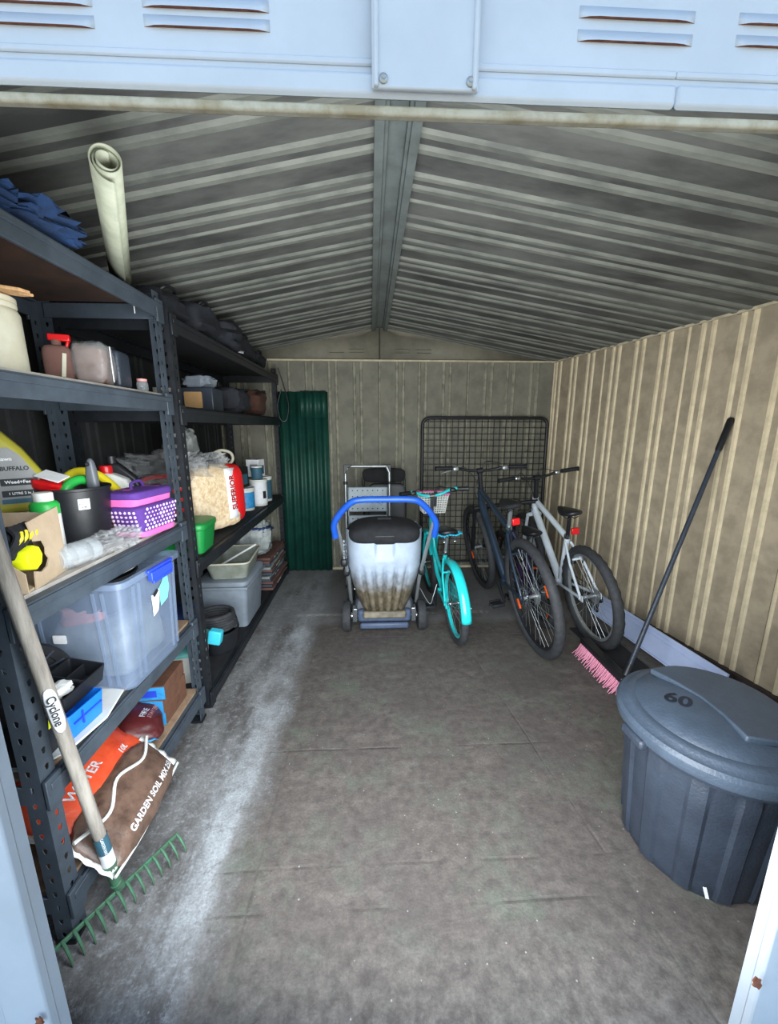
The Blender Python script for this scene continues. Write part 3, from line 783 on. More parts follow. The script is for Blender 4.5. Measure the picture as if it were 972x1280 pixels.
    if P.get('fender'):
        for c0, a0, a1, nm in ((ra, radians(60), radians(180), 'rear_fender'), (fa, radians(30), radians(150), 'front_fender')):
            g = MB(); n = 26; cross = [(-.032, -.016), (-.028, -.003), (-.016, .006), (0, .009), (.016, .006), (.028, -.003), (.032, -.016)]
            for i in range(n + 1):
                a = a0 + (a1 - a0) * i / n; q = R + .014
                for (yy, rr_) in cross: g.v.append(tuple(c0 + Vector(((q + rr_) * cos(a), yy, (q + rr_) * sin(a)))))
            m_ = len(cross)
            for i in range(n):
                for j in range(m_ - 1): g.f.append([i * m_ + j, i * m_ + j + 1, (i + 1) * m_ + j + 1, (i + 1) * m_ + j]); g.m.append(0)
            f_ = g.build(nm, P['fender'], t, solid=.0018, angle=60)
            g = MB(); a = a0 + (a1 - a0) * .85
            for s in (-1, 1): g.ring_tube([c0 + Vector((0, s * .055, 0)), c0 + Vector(((R + .01) * cos(a), s * .030, (R + .01) * sin(a)))], .0025, 6)
            g.build('fender_stay', 'chrome', f_)
    if P.get('guard'):
        g = MB(); g.prism([(0, cR + .02), (0, 0), (0, -cR - .02)] and [(-.02, -.05), (-.02, .05), (wb * .40, cR + .02), (wb * .40 + cR, 0), (wb * .40, -cR - .02)], .012, frame((0, -.045, R - .0), (1, 0, -.12), (0, 0, 1))); g.build('chain_guard', P['guard'], t, bevel=.004)
    return t

bike('bicycle', 'dark slate mountain bike with wide black tyres, largest and middle of the row', (1.06, 2.25, 0), 92.5, -10, .375, 1.07, dict(
    frame='mtb_paint', seat=(.19, 0, .93), seatnode=(.255, 0, .76), headtop=(.77, 0, .96), headbot=(.82, 0, .81), bar=(.74, 0, 1.10), barw=.34, rise=.03, back=-.05, r=.021,
    susp=True, fork='black', tyre=.029, disc=True, rear_reflector=(.12, 0, .84), reflectors=(2.6, -.6), saddle='black_matte', leverm='alu', tilt=.16, levers=True))
bike('bicycle', 'white mountain bike with knobbly rear tyre leaning beside the right wall', (1.465, 2.32, 0), 90, -8.5, .335, 1.03, dict(
    frame='white_paint', seat=(.215, 0, .85), seatnode=(.265, 0, .66), headtop=(.77, 0, .86), headbot=(.82, 0, .73), bar=(.72, 0, 1.03), barw=.31, rise=.03, back=-.04, r=.021,
    susp=True, fork='white_paint', tyre=.029, knob=.16, vbrake=True, rear_reflector=(.15, 0, .74), rim='alu', saddle='black', leverm='chrome', gripm='black', post='black'))
bike('bicycle', 'small turquoise child cruiser bike with turquoise mudguards and white basket, beside the mower', (.562, 2.39, 0), 93.5, -4, .27, .84, dict(
    frame='teal', seat=(.13, 0, .72), seatnode=(.20, 0, .55), headtop=(.60, 0, .74), headbot=(.645, 0, .60), bar=(.55, 0, .90), barw=.25, rise=.05, back=-.10, r=.0165, barm='teal', stem='chrome',
    fork='teal', tyre=.026, step=True, fender='teal', rim='teal', saddle='black', springs=True, trim='floral', saddle_len=.22, saddle_w=.16, cassette=False, chainring=.065, crank=.115, crankm='black', hub='chrome', knob=0, levers=True, guard='teal', chainchrome=True, spokes=20, k=.8, griplen=.07))
bike('bicycle', 'small dark purple child bike standing half hidden between the two mountain bikes', (1.23, 2.58, 0), 90, -6, .25, .80, dict(
    frame='purple_paint', seat=(.13, 0, .66), seatnode=(.19, 0, .48), headtop=(.58, 0, .60), headbot=(.62, 0, .51), bar=(.55, 0, .76), barw=.19, rise=.05, back=-.07, r=.0165,
    fork='black', tyre=.026, reflectors=(1.2, 3.9), cassette=False, chainring=.065, crank=.115, k=.8, spokes=20, gripm='black', leverm='alu'))

# basket of the turquoise bike (a thing hung on its bar)
t = thing('bicycle_basket', 'small white plastic basket with pink rim hanging on the turquoise handlebar', 'basket', (.495, 3.085, .745), (0, 0, radians(5)))
g = MB(); T0 = .8
for i in range(9):
    z = i * .016; s = .80 + .2 * i / 8; w_, d_ = .095 * s, .06 * s
    g.ring_tube([(-w_, -d_, z), (w_, -d_, z), (w_, d_, z), (-w_, d_, z)], .0032, 6, closed=True)
for i in range(11):
    a = -1 + 2 * i / 10
    for yy in (-1, 1): g.cyl((a * .095 * .8, yy * .06 * .8, 0), (a * .095, yy * .06, .128), .0032, seg=6)
for i in range(6):
    a = -1 + 2 * i / 5
    for xx in (-1, 1): g.cyl((xx * .095 * .8, a * .06 * .8, 0), (xx * .095, a * .06, .128), .0032, seg=6)
g.box((0, 0, 0), (.15, .095, .004)); g.build('weave', 'white_plastic', t)
g = MB(); g.ring_tube([(-.1, -.063, .132), (.1, -.063, .132), (.1, .063, .132), (-.1, .063, .132)], .006, 8, closed=True); g.build('rim', 'hotpink', t)
g = MB()
g.box((0, -.066, .10), (.022, .005, .10)); g.build('strap', 'black', t)
t.scale = (1.15, 1.15, 1.15)
# ================================================================ MOWER
t = thing('lawn_mower', 'catcher-fitted lawn mower with blue padded handle standing in front of the ladder', 'lawn mower', (.085, 2.55, 0))
g = MB(); g.box((0, .28, .17), (.44, .56, .12), taper=.9); g.blob((0, .30, .25), (.36, .42, .16), .6, .6); g.build('deck', 'mower_grey', t, bevel=.02)
g = MB(); g.blob((0, .30, .34), (.26, .28, .18), .7, .7); g.build('engine_cover', 'black', t)
for s in (-1, 1):
    for y, r in ((.02, .105), (.52, .095)):
        g = MB(); T = Matrix.Translation((s * .262, y, r)) @ Matrix.Rotation(pi / 2, 4, 'Y')
        g.lathe([(r - .022, -.026), (r - .005, -.026), (r, -.018), (r, .018), (r - .005, .026), (r - .022, .026)], 36, T, fn=lambda a, i: 1 + (.012 if int(a * 36 / pi) % 2 else 0) * (1 if i in (2, 3) else 0))
        w = g.build('wheel', 'rubber', t)
        g = MB(); g.lathe([(0, -.018), (.03, -.02), (r - .02, -.014), (r - .02, .014), (.03, .02), (0, .018)], 28, T); g.build('wheel_disc', 'black', w)
        g = MB(); g.cyl((s * .285, y, r), (s * .20, y, r), .012); g.lathe([(0, -.012), (.026, -.012), (.026, .012), (0, .012)], 16, Matrix.Translation((s * .218, y, r)) @ Matrix.Rotation(pi / 2, 4, 'Y')); g.build('hub', 'chrome', w)
g = MB(); g.cyl((-.25, .02, .105), (.25, .02, .105), .012); g.build('rear_axle', 'alu', t)
for s in (-1, 1):
    g = MB(); g.box((s * .205, .0, .13), (.035, .06, .10)); g.build('height_bracket', 'chrome', t, bevel=.004)
g = MB(); g.box((0, -.015, .125), (.37, .05, .09)); g.build('rear_flap', 'mower_band', t, bevel=.02)
g = MB(); g.box((0, -.035, .055), (.34, .03, .045)); g.build('trailing_skirt', 'mower_band', t, bevel=.014)
# grass catcher: shaped, fluted shell
def cat_shell():
    g = MB(); rows = 30; cols = 60
    vs = []
    for i in range(rows + 1):
        v = i / rows; z = .155 + .60 * v
        w = .155 + .085 * min(1, (v / .55)) ** .8 + (.012 * v)
        dep = .02 + .0 * v
        yb = -.06 - .12 * (v ** .7) + .05 * max(0, v - .75) * 2
        for j in range(cols + 1):
            u = -1 + 2 * j / cols
            x = w * u
            edge = 1 - abs(u) ** 6
            y = yb + .10 * (1 - edge) + .030 * u * u
            # flutes in the lower half
            if v < .64:
                ph = u * 3.4
                fl = (0.5 + .5 * cos(2 * pi * ph)) ** 3
                y += .036 * fl * edge * max(0, min(1, (.64 - v) * 7)) * (1 if abs(u) < .80 else 0)
            # finger recess at the top
            if abs(u) < .27 and v > .70: y += .022 * min(1, (v - .70) * 18) * min(1, (.27 - abs(u)) * 16)
            vs.append((x, y, z))
    n = cols + 1
    fs = [(i * n + j, i * n + j + 1, (i + 1) * n + j + 1, (i + 1) * n + j) for i in range(rows) for j in range(cols)]
    # sides and back so the shell has depth
    o = len(vs)
    for i in range(rows + 1):
        for j, s in ((0, -1), (cols, 1)):
            x, y, z = vs[i * n + j]; vs.append((x * .92, .16, z))
    for i in range(rows):
        fs.append((o + 2 * i, i * n, (i + 1) * n, o + 2 * i + 2)); fs.append((i * n + cols, o + 2 * i + 1, o + 2 * i + 3, (i + 1) * n + cols))
        fs.append((o + 2 * i + 1, o + 2 * i, o + 2 * i + 2, o + 2 * i + 3))
    g.add(vs, fs); return g
ct = cat_shell().build('grass_catcher', 'catcher', t, angle=60)
g = MB(); g.box((0, -.155, .735), (.125, .03, .012)); g.build('finger_slot', 'black', ct, bevel=.004)
g = MB(); g.box((0, -.06, .155), (.29, .06, .05), (radians(-12), 0, 0)); g.build('catcher_lip', 'catcher', ct, bevel=.01)
def lidshape(p):
    x, y, z = p
    return (x, y, z if z < 0 else z * (1 - .25 * x * x))
g = MB(); g.blob((0, .0, .735), (.47, .34, .16), .45, .7, seg=40, rows=20, shape=lidshape); g.box((0, -.01, .812), (.09, .05, .03)); g.build('catcher_lid', 'black_matte', t)
# handle: two steel tubes joined by the blue foam bar
for s in (-1, 1):
    g = MB(); g.ring_tube([(s * .235, .10, .17), (s * .240, -.02, .40), (s * .295, -.235, .85)], .0125, 12); hd = g.build('handle_tube', 'alu', t)
    g = MB(); g.blob((s * .255, -.035, .46), (.05, .06, .07), .7); g.build('handle_knob', 'black', hd)
path = [(-.318, -.20, .735), (-.322, -.23, .82), (-.29, -.25, .885), (-.215, -.28, .965), (-.15, -.29, .985), (0, -.29, .987), (.15, -.29, .985), (.215, -.28, .965), (.29, -.25, .885), (.322, -.23, .82), (.318, -.20, .735)]
path = [(x * .965, y, z + .008) for x, y, z in path]
g = MB(); g.ring_tube(bez(path, 5), .0195, 16); g.build('padded_handle', 'blue_foam', t)
g = MB()
for i in range(7): g.cyl((-.262, -.13, .56 + i * .022), (-.262, -.13, .575 + i * .022), .010 + (.006 if i % 2 else 0), seg=10)
g.build('throttle_lever', 'chrome', t)
g = MB(); g.blob((-.262, -.12, .555), (.05, .06, .06), .7); g.build('lever_mount', 'black', t)
g = MB(); g.ring_tube(bez([(.25, .06, .3), (.31, -.05, .22), (.34, -.02, .26), (.37, .02, .33)]), .003, 6); g.build('starter_cord', 'alu', t)

# step ladder folded behind the mower
t = thing('step_ladder', 'folded aluminium step ladder with dimpled platform treads behind the mower', 'ladder', (-.03, 3.32, 0), (radians(-4), 0, 0))
for s in (-1, 1):
    g = MB(); g.ring_tube([(s * .19, 0, .01), (s * .19, 0, .9), (s * .19, 0, 1.03), (s * .165, 0, 1.085)], .0125, 12); sd = g.build('side_rail', 'alu', t)
    g = MB(); g.cyl((s * .19, 0, .93), (s * .19, 0, .955), .018); g.build('collar', 'black', sd)
    g = MB(); g.cyl((s * .19, 0, 0), (s * .19, 0, .03), .018); g.build('rubber_foot', 'black', sd)
    g = MB(); g.prism([(0, 0), (.07, 0), (.07, -.012), (.035, -.03), (.018, -.08), (0, -.08)], .03, frame((s * .205, .015, 1.10), (-s, 0, 0), (0, 0, 1))); g.build('corner', 'black', t, bevel=.004)
    g = MB(); g.ring_tube([(s * .17, .10, .01), (s * .17, .03, .90)], .011, 10); g.build('rear_rail', 'alu', t)
g = MB(); g.cyl((-.16, 0, 1.085), (.16, 0, 1.085), .012); g.build('top_rail', 'alu', t)
for z in (.80, .555, .31):
    g = MB(); g.box((0, -.02, z), (.335, .022, .215)); tr_ = g.build('tread', 'tread', t, bevel=.01)
    g = MB()
    for i in range(7):
        for j in range(4):
            g.lathe([(.0, .001), (.005, .0012), (.006, 0)], 8, frame((-.13 + i * .0433, -.0315, z - .078 + j * .052), (1, 0, 0), (0, 0, 1)))
    q = g.build('dimples', 'black', tr_); q['kind'] = 'stuff'
    g = MB()
    for s in (-1, 1):
        for dd in (0, .016): g.box((s * (.075), -.0315, z + .0 - dd), (.13, .002, .0025), (0, s * radians(33), 0))
    g.build('tread_groove', 'black', tr_)
# black suitcase behind
t = thing('folding_chair', 'black folded padded chair leaning on the back wall behind the ladder', 'chair', (.12, 3.52, 0), (radians(-6), 0, 0))
def ell(p): return (p[0], p[1], p[2])
g = MB(); g.blob((0, 0, .985), (.40, .045, .13), .35, .5); g.build('backrest', 'black_matte', t)
g = MB(); g.blob((.03, .01, .70), (.36, .05, .42), .25, .3); g.build('seat', 'black', t)
for s in (-1, 1):
    g = MB(); g.ring_tube([(s * .185, .0, .01), (s * .19, 0, .95)], .012, 10); g.build('leg', 'black', t)
g = MB(); g.cyl((-.185, 0, .46), (.185, 0, .46), .010); g.cyl((-.185, 0, .41), (.185, 0, .41), .010); g.build('crossbar', 'alu', t)

# wire grid panel
t = thing('wire_mesh_panel', 'large black wire grid panel in a rounded tube frame leaning on the back wall', 'wire panel', (1.09, 3.715, 0), (radians(-2.2), 0, 0))
Wp, Hp = .60, 1.50
pts = [(-Wp, 0, .015), (-Wp, 0, Hp - .07)] + [tuple(v) for v in arc((-Wp + .07, 0, Hp - .07), .07, pi, pi / 2, 6)] + [tuple(v) for v in arc((Wp - .07, 0, Hp - .07), .07, pi / 2, 0, 6)] + [(Wp, 0, .015)]
g = MB(); g.ring_tube(pts, .015, 12); g.cyl((-Wp, 0, .10), (Wp, 0, .10), .012); g.build('frame', 'black', t)
mesh_v = MB(); mesh_v.cyl((0, 0, .10), (0, 0, Hp - .012), .0034, seg=6)
mesh_h = MB(); mesh_h.cyl((-Wp, .0035, 0), (Wp, .0035, 0), .0034, seg=6)
v0 = mesh_v.build('wire', 'black', t, loc=(-Wp + .057, 0, 0)); h0 = mesh_h.build('wire', 'black', t, loc=(0, 0, .155))
for i in range(2, 21):
    q = v0.copy(); q.location = (-Wp + .0571 * i, 0, 0); q.parent = t; C.objects.link(q)
for i in range(1, 24):
    q = h0.copy(); q.location = (0, 0, .155 + .057 * i); q.parent = t; C.objects.link(q)

# green corrugated sheet
t = thing('corrugated_sheet', 'dark green corrugated steel sheet standing upright against the back wall', 'metal sheet', (-.625, 3.775, 0), (radians(-1.2), 0, 0))
g = MB(); n = 72; Wd = .46
for i in range(n + 1):
    x = -Wd / 2 + Wd * i / n; y = .010 * cos(2 * pi * x / .076)
    for z in (.004, 1.735): g.v.append((x, y, z))
for i in range(n): g.f.append([2 * i, 2 * i + 2, 2 * i + 3, 2 * i + 1]); g.m.append(0)
sh = g.build('panel', 'green_steel', t, solid=.0012, angle=60)
g = MB(); n = 30
for i in range(n + 1):
    x = -.02 + .235 * i / n; y = -.006 + .010 * cos(2 * pi * x / .076)
    for z in (1.50, 1.742): g.v.append((x, y, z))
for i in range(n): g.f.append([2 * i, 2 * i + 2, 2 * i + 3, 2 * i + 1]); g.m.append(0)
g.build('overlap_piece', 'green_steel', t, solid=.0012, angle=60)

# ================================================================ BIN, BROOM, RAKE, PLANK
t = thing('rubbish_bin', 'round charcoal plastic rubbish bin with domed lid, right foreground', 'bin', (1.09, 1.050, 0), (0, 0, 0))
def ribs(a, i):
    q = (a * 12 / (2 * pi)) % 1
    return 1.0 + (.04 if .28 < q < .72 else 0) * (1 if 1 < i < 8 else .2)
g = MB(); g.lathe([(.17, .004), (.190, .0), (.196, .012), (.199, .04), (.203, .10), (.209, .20), (.216, .30), (.222, .39), (.224, .42), (.226, .455), (.226, .475), (.215, .475), (.20, .05)], 144, fn=ribs)
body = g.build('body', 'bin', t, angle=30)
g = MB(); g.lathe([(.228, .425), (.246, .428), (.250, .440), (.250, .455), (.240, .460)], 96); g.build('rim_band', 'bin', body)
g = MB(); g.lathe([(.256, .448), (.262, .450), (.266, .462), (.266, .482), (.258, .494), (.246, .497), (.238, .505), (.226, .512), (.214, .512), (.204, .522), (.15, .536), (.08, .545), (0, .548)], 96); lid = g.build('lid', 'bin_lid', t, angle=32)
g = MB()   # raised handle bar plate across the lid
pts = [(-.09, .18), (-.03, .06), (-.035, -.13), (.04, -.135)] + [(.195 * cos(a), .195 * sin(a)) for a in [radians(q) for q in range(-30, 115, 12)]]
pts = [(-.088, .175), (-.055, .10), (-.030, .02), (-.028, -.06), (-.040, -.15), (.03, -.17)] + [(.190 * cos(a), .190 * sin(a)) for a in [radians(q) for q in range(-55, 112, 10)]]
g.prism(pts, .022, Matrix.Translation((0, 0, .530)), 0); g.build('raised_panel', 'bin_lid', lid, bevel=.005)
g60 = text('60', .075, 'bin_mark', lid, Matrix.Translation((-.105, .02, .5385)) @ Matrix.Rotation(radians(-48), 4, 'Z') @ Matrix.Rotation(radians(-4), 4, 'Y'), bold=.002, depth=.004); drape(g60, lid, .0015)
for a in (pi * 1.02, pi * 0.02):
    g = MB(); g.box((.262 * cos(a), .262 * sin(a), .445), (.03, .09, .03), (0, 0, a)); g.build('handle_lug', 'bin', body, bevel=.008)
g = MB(); g.box((.228 * cos(-2.1), .228 * sin(-2.1), .06), (.003, .009, .035), (.3, 0, -2.1)); g.build('scrape_mark', 'label_white', body)

t = thing('broom', 'long black-handled broom with pink bristles leaning on the right wall', 'broom', (1.345, 2.00, 0))
g = MB(); g.box((0, 0, .085), (.06, .42, .035)); hd = g.build('head', 'black', t, bevel=.008)
br0 = None; random.seed(3)
for i in range(20):
    g = MB()
    for j in range(7):
        x = -.024 + .008 * j
        g.ring_tube([(x, 0, .072), (x * 1.5 - .01, random.uniform(-.006, .006), .035), (x * 2.0 - .03, random.uniform(-.012, .012), .003)], [.0042, .0036, .002], 5)
    g.build('bristle_tuft', 'bristle', hd, loc=(0, -.195 + i * .0205, 0))
hv = Vector((2.005 - 1.345, 2.145 - 2.0 + .0, 1.45)); b0 = Vector((.02, -.12, .085))
b0 = Vector((0.02, -.17, .09)); e0 = Vector((.650, .14, 1.455)); dv = (e0 - b0).normalized()
g = MB(); g.ring_tube([b0, e0 - dv * .20], .0125, 14); hn = g.build('handle', 'bin', t)
g = MB(); g.ring_tube([e0 - dv * .20, e0 - dv * .185, e0 - dv * .01, e0], [.013, .0165, .0175, .014], 14); g.build('grip', 'black', hn)
g = MB(); g.ring_tube([b0 - dv * .02, b0 + dv * .07], [.022, .016], 14); g.build('socket', 'black', hd)

t = thing('steel_channel', 'pale blue-white folded steel channel lying along the foot of the right wall', 'steel channel', (0, 0, 0))
a = Vector((1.700, 2.75, 0)); b = Vector((1.790, 1.72, 0)); Tt = frame(a, b - a, (.35, .05, 1))
g = MB(); Ln = (b - a).length
g.prism([(0, .005), (Ln, .005), (Ln, .145), (0, .145)], .004, Tt); g.prism([(0, .145), (Ln, .145), (Ln, .165), (0, .165)], .016, Tt); g.prism([(0, .115), (Ln, .115), (Ln, .122), (0, .122)], .009, Tt)
g.prism([(0, .005), (Ln, .005), (Ln, .016), (0, .016)], .016, Tt)
g.build('channel', 'plank', t, bevel=.002)
t = thing('rubber_sheet', 'black rubber sheet lying on the floor between the broom and the pale channel', 'rubber sheet', (1.53, 2.05, 0))
g = MB(); g.prism([(-.10, -.42), (.13, -.42), (.10, .48), (-.12, .46)], .006); g.build('sheet', 'mat_black', t)

t = thing('garden_rake', 'long wooden-handled garden rake with green toothed head at left foreground', 'rake', (-.762, .955, 0))
hx = Vector((.175, .290, 0)).normalized()
g = MB(); g.box((0, 0, .050), (.36, .007, .014), (0, 0, math.atan2(hx.y, hx.x))); g.ring_tube([(0, 0, .058), (-.004, -.012, .09)], [.012, .016], 12); hd = g.build('head', 'rake_green', t, bevel=.002)
tg = MB(); tn = Vector((hx.y, -hx.x, 0))
tg.ring_tube([(0, 0, .056), tuple(tn * .018 + Vector((0, 0, .050))), tuple(tn * .038 + Vector((0, 0, .028))), tuple(tn * .044 + Vector((0, 0, .003)))], [.0042, .0042, .0036, .0018], 8)
t0 = None
for i in range(14):
    p = hx * (-.176 + i * .0271)
    if t0 is None: t0 = tg.build('tine', 'rake_green', hd, loc=p)
    else:
        q = t0.copy(); q.location = p; q.parent = hd; C.objects.link(q)
h0_ = Vector((-.003, -.008, .07)); h1_ = Vector((-.052, -.150, 1.52)); dv = (h1_ - h0_).normalized()
g = MB(); g.ring_tube([h0_, h0_ + dv * .10], [.013, .018], 14); g.build('socket', 'rake_green', t)
hp = [h0_ + dv * (.06 + q * .29) for q in range(6)]
g = MB(); g.ring_tube(hp, [.0155, .0155, .016, .016, .0155, .015], 16); hn = g.build('handle', 'wood_handle', t)
def sleeve(z0, z1, m, nm, r=.0170):
    g = MB(); g.ring_tube([h0_ + dv * z0, h0_ + dv * z1], r, 20, cap=False); return g.build(nm, m, hn)
sleeve(.075, .15, 'label_white', 'wrapped_label'); sleeve(.15, .21, 'label_teal', 'wrapped_label', .0172)
def side_T(d, off, ang=0):   # text running along the handle on the side seen from the doorway
    fwd = Vector((.70, -.71, 0)); fwd = (fwd - dv * fwd.dot(dv)).normalized()
    return frame(h0_ + dv * d + fwd * off, -dv, dv.cross(fwd) * 1)
g = MB(); pts = []
fw = Vector((.70, -.71, 0)); fw = (fw - dv * fw.dot(dv)).normalized(); sdv = dv.cross(fw)
n1, n2 = 24, 9; vs = []
for i in range(n1 + 1):
    u = -1 + 2 * i / n1; hw_ = .95 * (1 - abs(u) ** 3) ** .5
    for j in range(n2 + 1):
        a = hw_ * (-1 + 2 * j / n2); vs.append(tuple(h0_ + dv * (.66 + u * .066) + (fw * cos(a) + sdv * sin(a)) * .0172))
g.add(vs, [(i * (n2 + 1) + j, i * (n2 + 1) + j + 1, (i + 1) * (n2 + 1) + j + 1, (i + 1) * (n2 + 1) + j) for i in range(n1) for j in range(n2)])
g.build('oval_label', 'label_white', hn, solid=.0004)
text('Cyclone', .026, 'label_dark', hn, side_T(.66, .0178), bold=.0006, depth=.0004)
text('GARDEN RAKE', .010, 'label_white', hn, side_T(.18, .0176), depth=.0003)
# ================================================================ THINGS ON THE GREY RACK
def FX(x, y, z, tilt=0): return frame((x, y, z), (0, 1, 0), (sin(radians(tilt)), 0, cos(radians(tilt))))
def FY(x, y, z): return frame((x, y, z), (1, 0, 0), (0, 0, 1))
def one(name, label, cat, gmb, m, loc=(0, 0, 0), rot=(0, 0, 0), group=None, **k):
    o = gmb.build(name, m, None, loc=loc, rot=rot, **k); return tag(o, label, cat, group)
def plate(parent, nm, m, T, w, h, r=.004, d=.0006):
    pts = []
    for (cx, cy, a) in ((w / 2 - r, h / 2 - r, 0), (-w / 2 + r, h / 2 - r, 90), (-w / 2 + r, -h / 2 + r, 180), (w / 2 - r, -h / 2 + r, 270)):
        for q in (0, 45, 90): pts.append((cx + r * cos(radians(a + q)), cy + r * sin(radians(a + q))))
    g = MB(); g.prism(pts, d, T); return g.build(nm, m, parent)

# --- shelf four, z = 1.54
Z4 = 1.541
t = thing('plastic_tub', 'yellowed white screw-top tub with red label at the left end of the upper shelf', 'tub', (-.985, 1.135, Z4), (0, 0, radians(20)))
g = MB(); g.lathe([(.066, 0), (.070, .005), (.070, .150), (.066, .160), (.060, .166)], 40); bd = g.build('body', 'cream_tub', t)
g = MB(); g.lathe([(.064, .164), (.066, .168), (.066, .176), (.063, .178), (.066, .180), (.066, .190), (.063, .193), (.0, .195)], 40); g.build('lid', 'cream_tub', t)
g = MB(); g.lathe([(.0706, .02), (.0706, .085)], 12, a0=-2.4, a1=-1.35); g.build('label_strip', 'maroon', bd)
g = MB(); g.lathe([(.0706, .09), (.0706, .13)], 12, a0=-2.4, a1=-1.7); g.build('label_patch', 'tan', bd)
g = MB()
g.prism([(-.16, -.03), (.14, -.03), (.16, -.012), (.135, .0), (.165, .012), (.14, .03), (-.16, .03)], .008)
one('timber_offcut', 'split raw timber offcut lying on the white tub on the upper shelf', 'timber', g, 'timber', (-1.005, 1.06, Z4 + .1965), (0, 0, radians(35)), bevel=.002)
# red spray bottle shape in shadow
t = thing('spray_bottle', 'dull red trigger bottle beside the plastic wrapped pack on the upper shelf', 'bottle', (-.965, 1.335, Z4), (0, 0, .4))
g = MB(); g.blob((0, 0, .055), (.075, .05, .11), .5, .4); g.cyl((0, 0, .1), (0, 0, .125), .013); g.build('body', 'terracotta', t)
g = MB(); g.box((.01, 0, .133), (.055, .02, .02)); g.box((.028, 0, .115), (.008, .012, .03), (0, .3, 0)); g.build('trigger', 'red', t, bevel=.003)
g = MB(); g.box((.018, -.026, .05), (.010, .004, .07), (0, .15, 0)); g.build('label_strip', 'cream_tub', t)
t = thing('wrapped_pack', 'clear film wrapped brown pack in the middle of the upper shelf', 'package', (-.90, 1.40, Z4), (0, 0, .25))
g = MB(); g.blob((0, 0, .060), (.085, .10, .118), .3, .35, noise_amt=.06); g.build('contents', 'brown', t)
g = MB(); g.blob((0, 0, .065), (.100, .115, .130), .35, .4, noise_amt=.10, seed=4); g.build('film_wrap', 'film', t)
g = MB(); g.box((.052, -.01, .065), (.002, .006, .11), (0, .0, .0)); g.build('tape', 'label_white', t)
t = thing('dark_canister', 'dark grey square canister beside the wrapped pack on the upper shelf', 'canister', (-.93, 1.53, Z4), (0, 0, .1))
g = MB(); g.blob((0, 0, .065), (.10, .09, .13), .25, .25); g.build('body', 'bin', t); g = MB(); g.cyl((0, 0, .128), (0, 0, .142), .022); g.build('cap', 'black', t)
t = thing('jar', 'tiny glass jar at the right end of the upper shelf', 'jar', (-.875, 1.62, Z4))
g = MB(); g.lathe([(.018, 0), (.02, .004), (.02, .03), (.016, .036)], 20); g.build('body', 'glass', t); g = MB(); g.lathe([(.0165, .036), (.0175, .038), (.0175, .045), (0, .046)], 20); g.build('lid', 'pink', t)

# --- shelf three, z = 1.0
Z3 = 1.001
t = thing('cardboard_carton', 'flat brown carton under the olive yellow jug', 'carton', (-1.16, 1.25, Z3))
g = MB(); g.box((0, 0, .062), (.26, .22, .124)); g.build('body', 'brown', t, bevel=.002)
g = MB(); g.box((0, 0, .130), (.27, .23, .012)); g.build('lid', 'label_white', t, bevel=.002)
t = thing('lawn_food_jug', 'olive yellow plastic jug with slanted shoulder and grey label', 'jug', (-1.175, 1.285, Z3 + .137), (0, 0, radians(38)))
def prism_y(poly, w): # poly in x,z extruded along y, centred
    g = MB(); g.prism(poly, w, frame((0, w / 2, 0), (1, 0, 0), (0, 0, 1))); return g
g = prism_y([(-.115, .0), (.105, .0), (.115, .02), (.112, .12), (.07, .20), (.02, .265), (-.06, .270), (-.10, .262), (-.115, .22)], .085); g.build('body', 'yellow_jug', t, bevel=.016)
g = MB(); g.cyl((-.055, 0, .268), (-.055, 0, .295), .022); g.build('cap', 'yellow_jug', t, bevel=.002)
g = MB(); g.prism([(.0, .03), (.098, .03), (.105, .05), (.100, .11), (.064, .18), (.04, .205), (.01, .205), (.0, .19)], .001, frame((0, -.0428, 0), (1, 0, 0), (0, 0, 1))); lb = g.build('label', 'label_grey', t)
plate(lb, 'label_band', 'label_dark', FY(.052, -.0440, .098), .088, .022, .002); plate(lb, 'label_band', 'label_dark', FY(.052, -.0440, .062), .090, .020, .002); plate(lb, 'label_stripe', 'label_teal', FY(.052, -.0440, .038), .096, .014, .002)
text('BUFFALO', .0175, 'label_dark', lb, FY(.046, -.0442, .140), bold=.0006, sx=.92, name='lettering'); text('Weed+Feed', .0135, 'label_white', lb, FY(.052, -.0450, .098), bold=.0004); text('1 LITRE 2 in 1', .0105, 'label_white', lb, FY(.052, -.0450, .062), bold=.0003)
text('lawn', .015, 'label_white', lb, FY(.03, -.0442, .170), bold=.0004)
# torn carton with a fluorescent roll inside
t = thing('torn_box', 'upright torn cardboard box with a hole at the front left of the shelf', 'box', (-.945, 1.015, Z3), (0, 0, radians(12)))
hole = [(-.085, .0), (-.085, .165), (-.068, .172), (-.060, .150), (-.046, .155), (-.040, .118), (-.006, .112), (.004, .092), (.0, .075), (.010, .060), (-.004, .045), (-.030, .040), (-.052, .052), (-.060, .02), (-.065, .0)]
face = [(-.062, .0), (.088, .0), (.088, .186), (.02, .180), (-.052, .172), (-.045, .152), (-.038, .120), (-.004, .113), (.006, .092), (.002, .075), (.012, .060), (-.004, .042), (-.030, .036), (-.055, .046)]
g = MB(); g.prism(face, .004, FX(.082, 0, 0)); g.build('front_panel', 'card', t)
g = MB(); g.prism([(-.08, 0), (.082, 0), (.082, .160), (.03, .172), (-.08, .176)], .004, frame((0, .09, 0), (1, 0, 0), (0, 0, 1))); g.build('side_panel', 'card', t)
g = MB(); g.prism([(-.08, 0), (.082, 0), (.082, .05), (.04, .09), (-.02, .06), (-.08, .13)], .004, frame((0, -.085, 0), (1, 0, 0), (0, 0, 1))); g.build('side_panel', 'card', t)
g = MB(); g.box((-.08, 0, .085), (.004, .17, .17)); g.box((0, 0, .003), (.16, .17, .006)); g.build('back_panel', 'card', t)
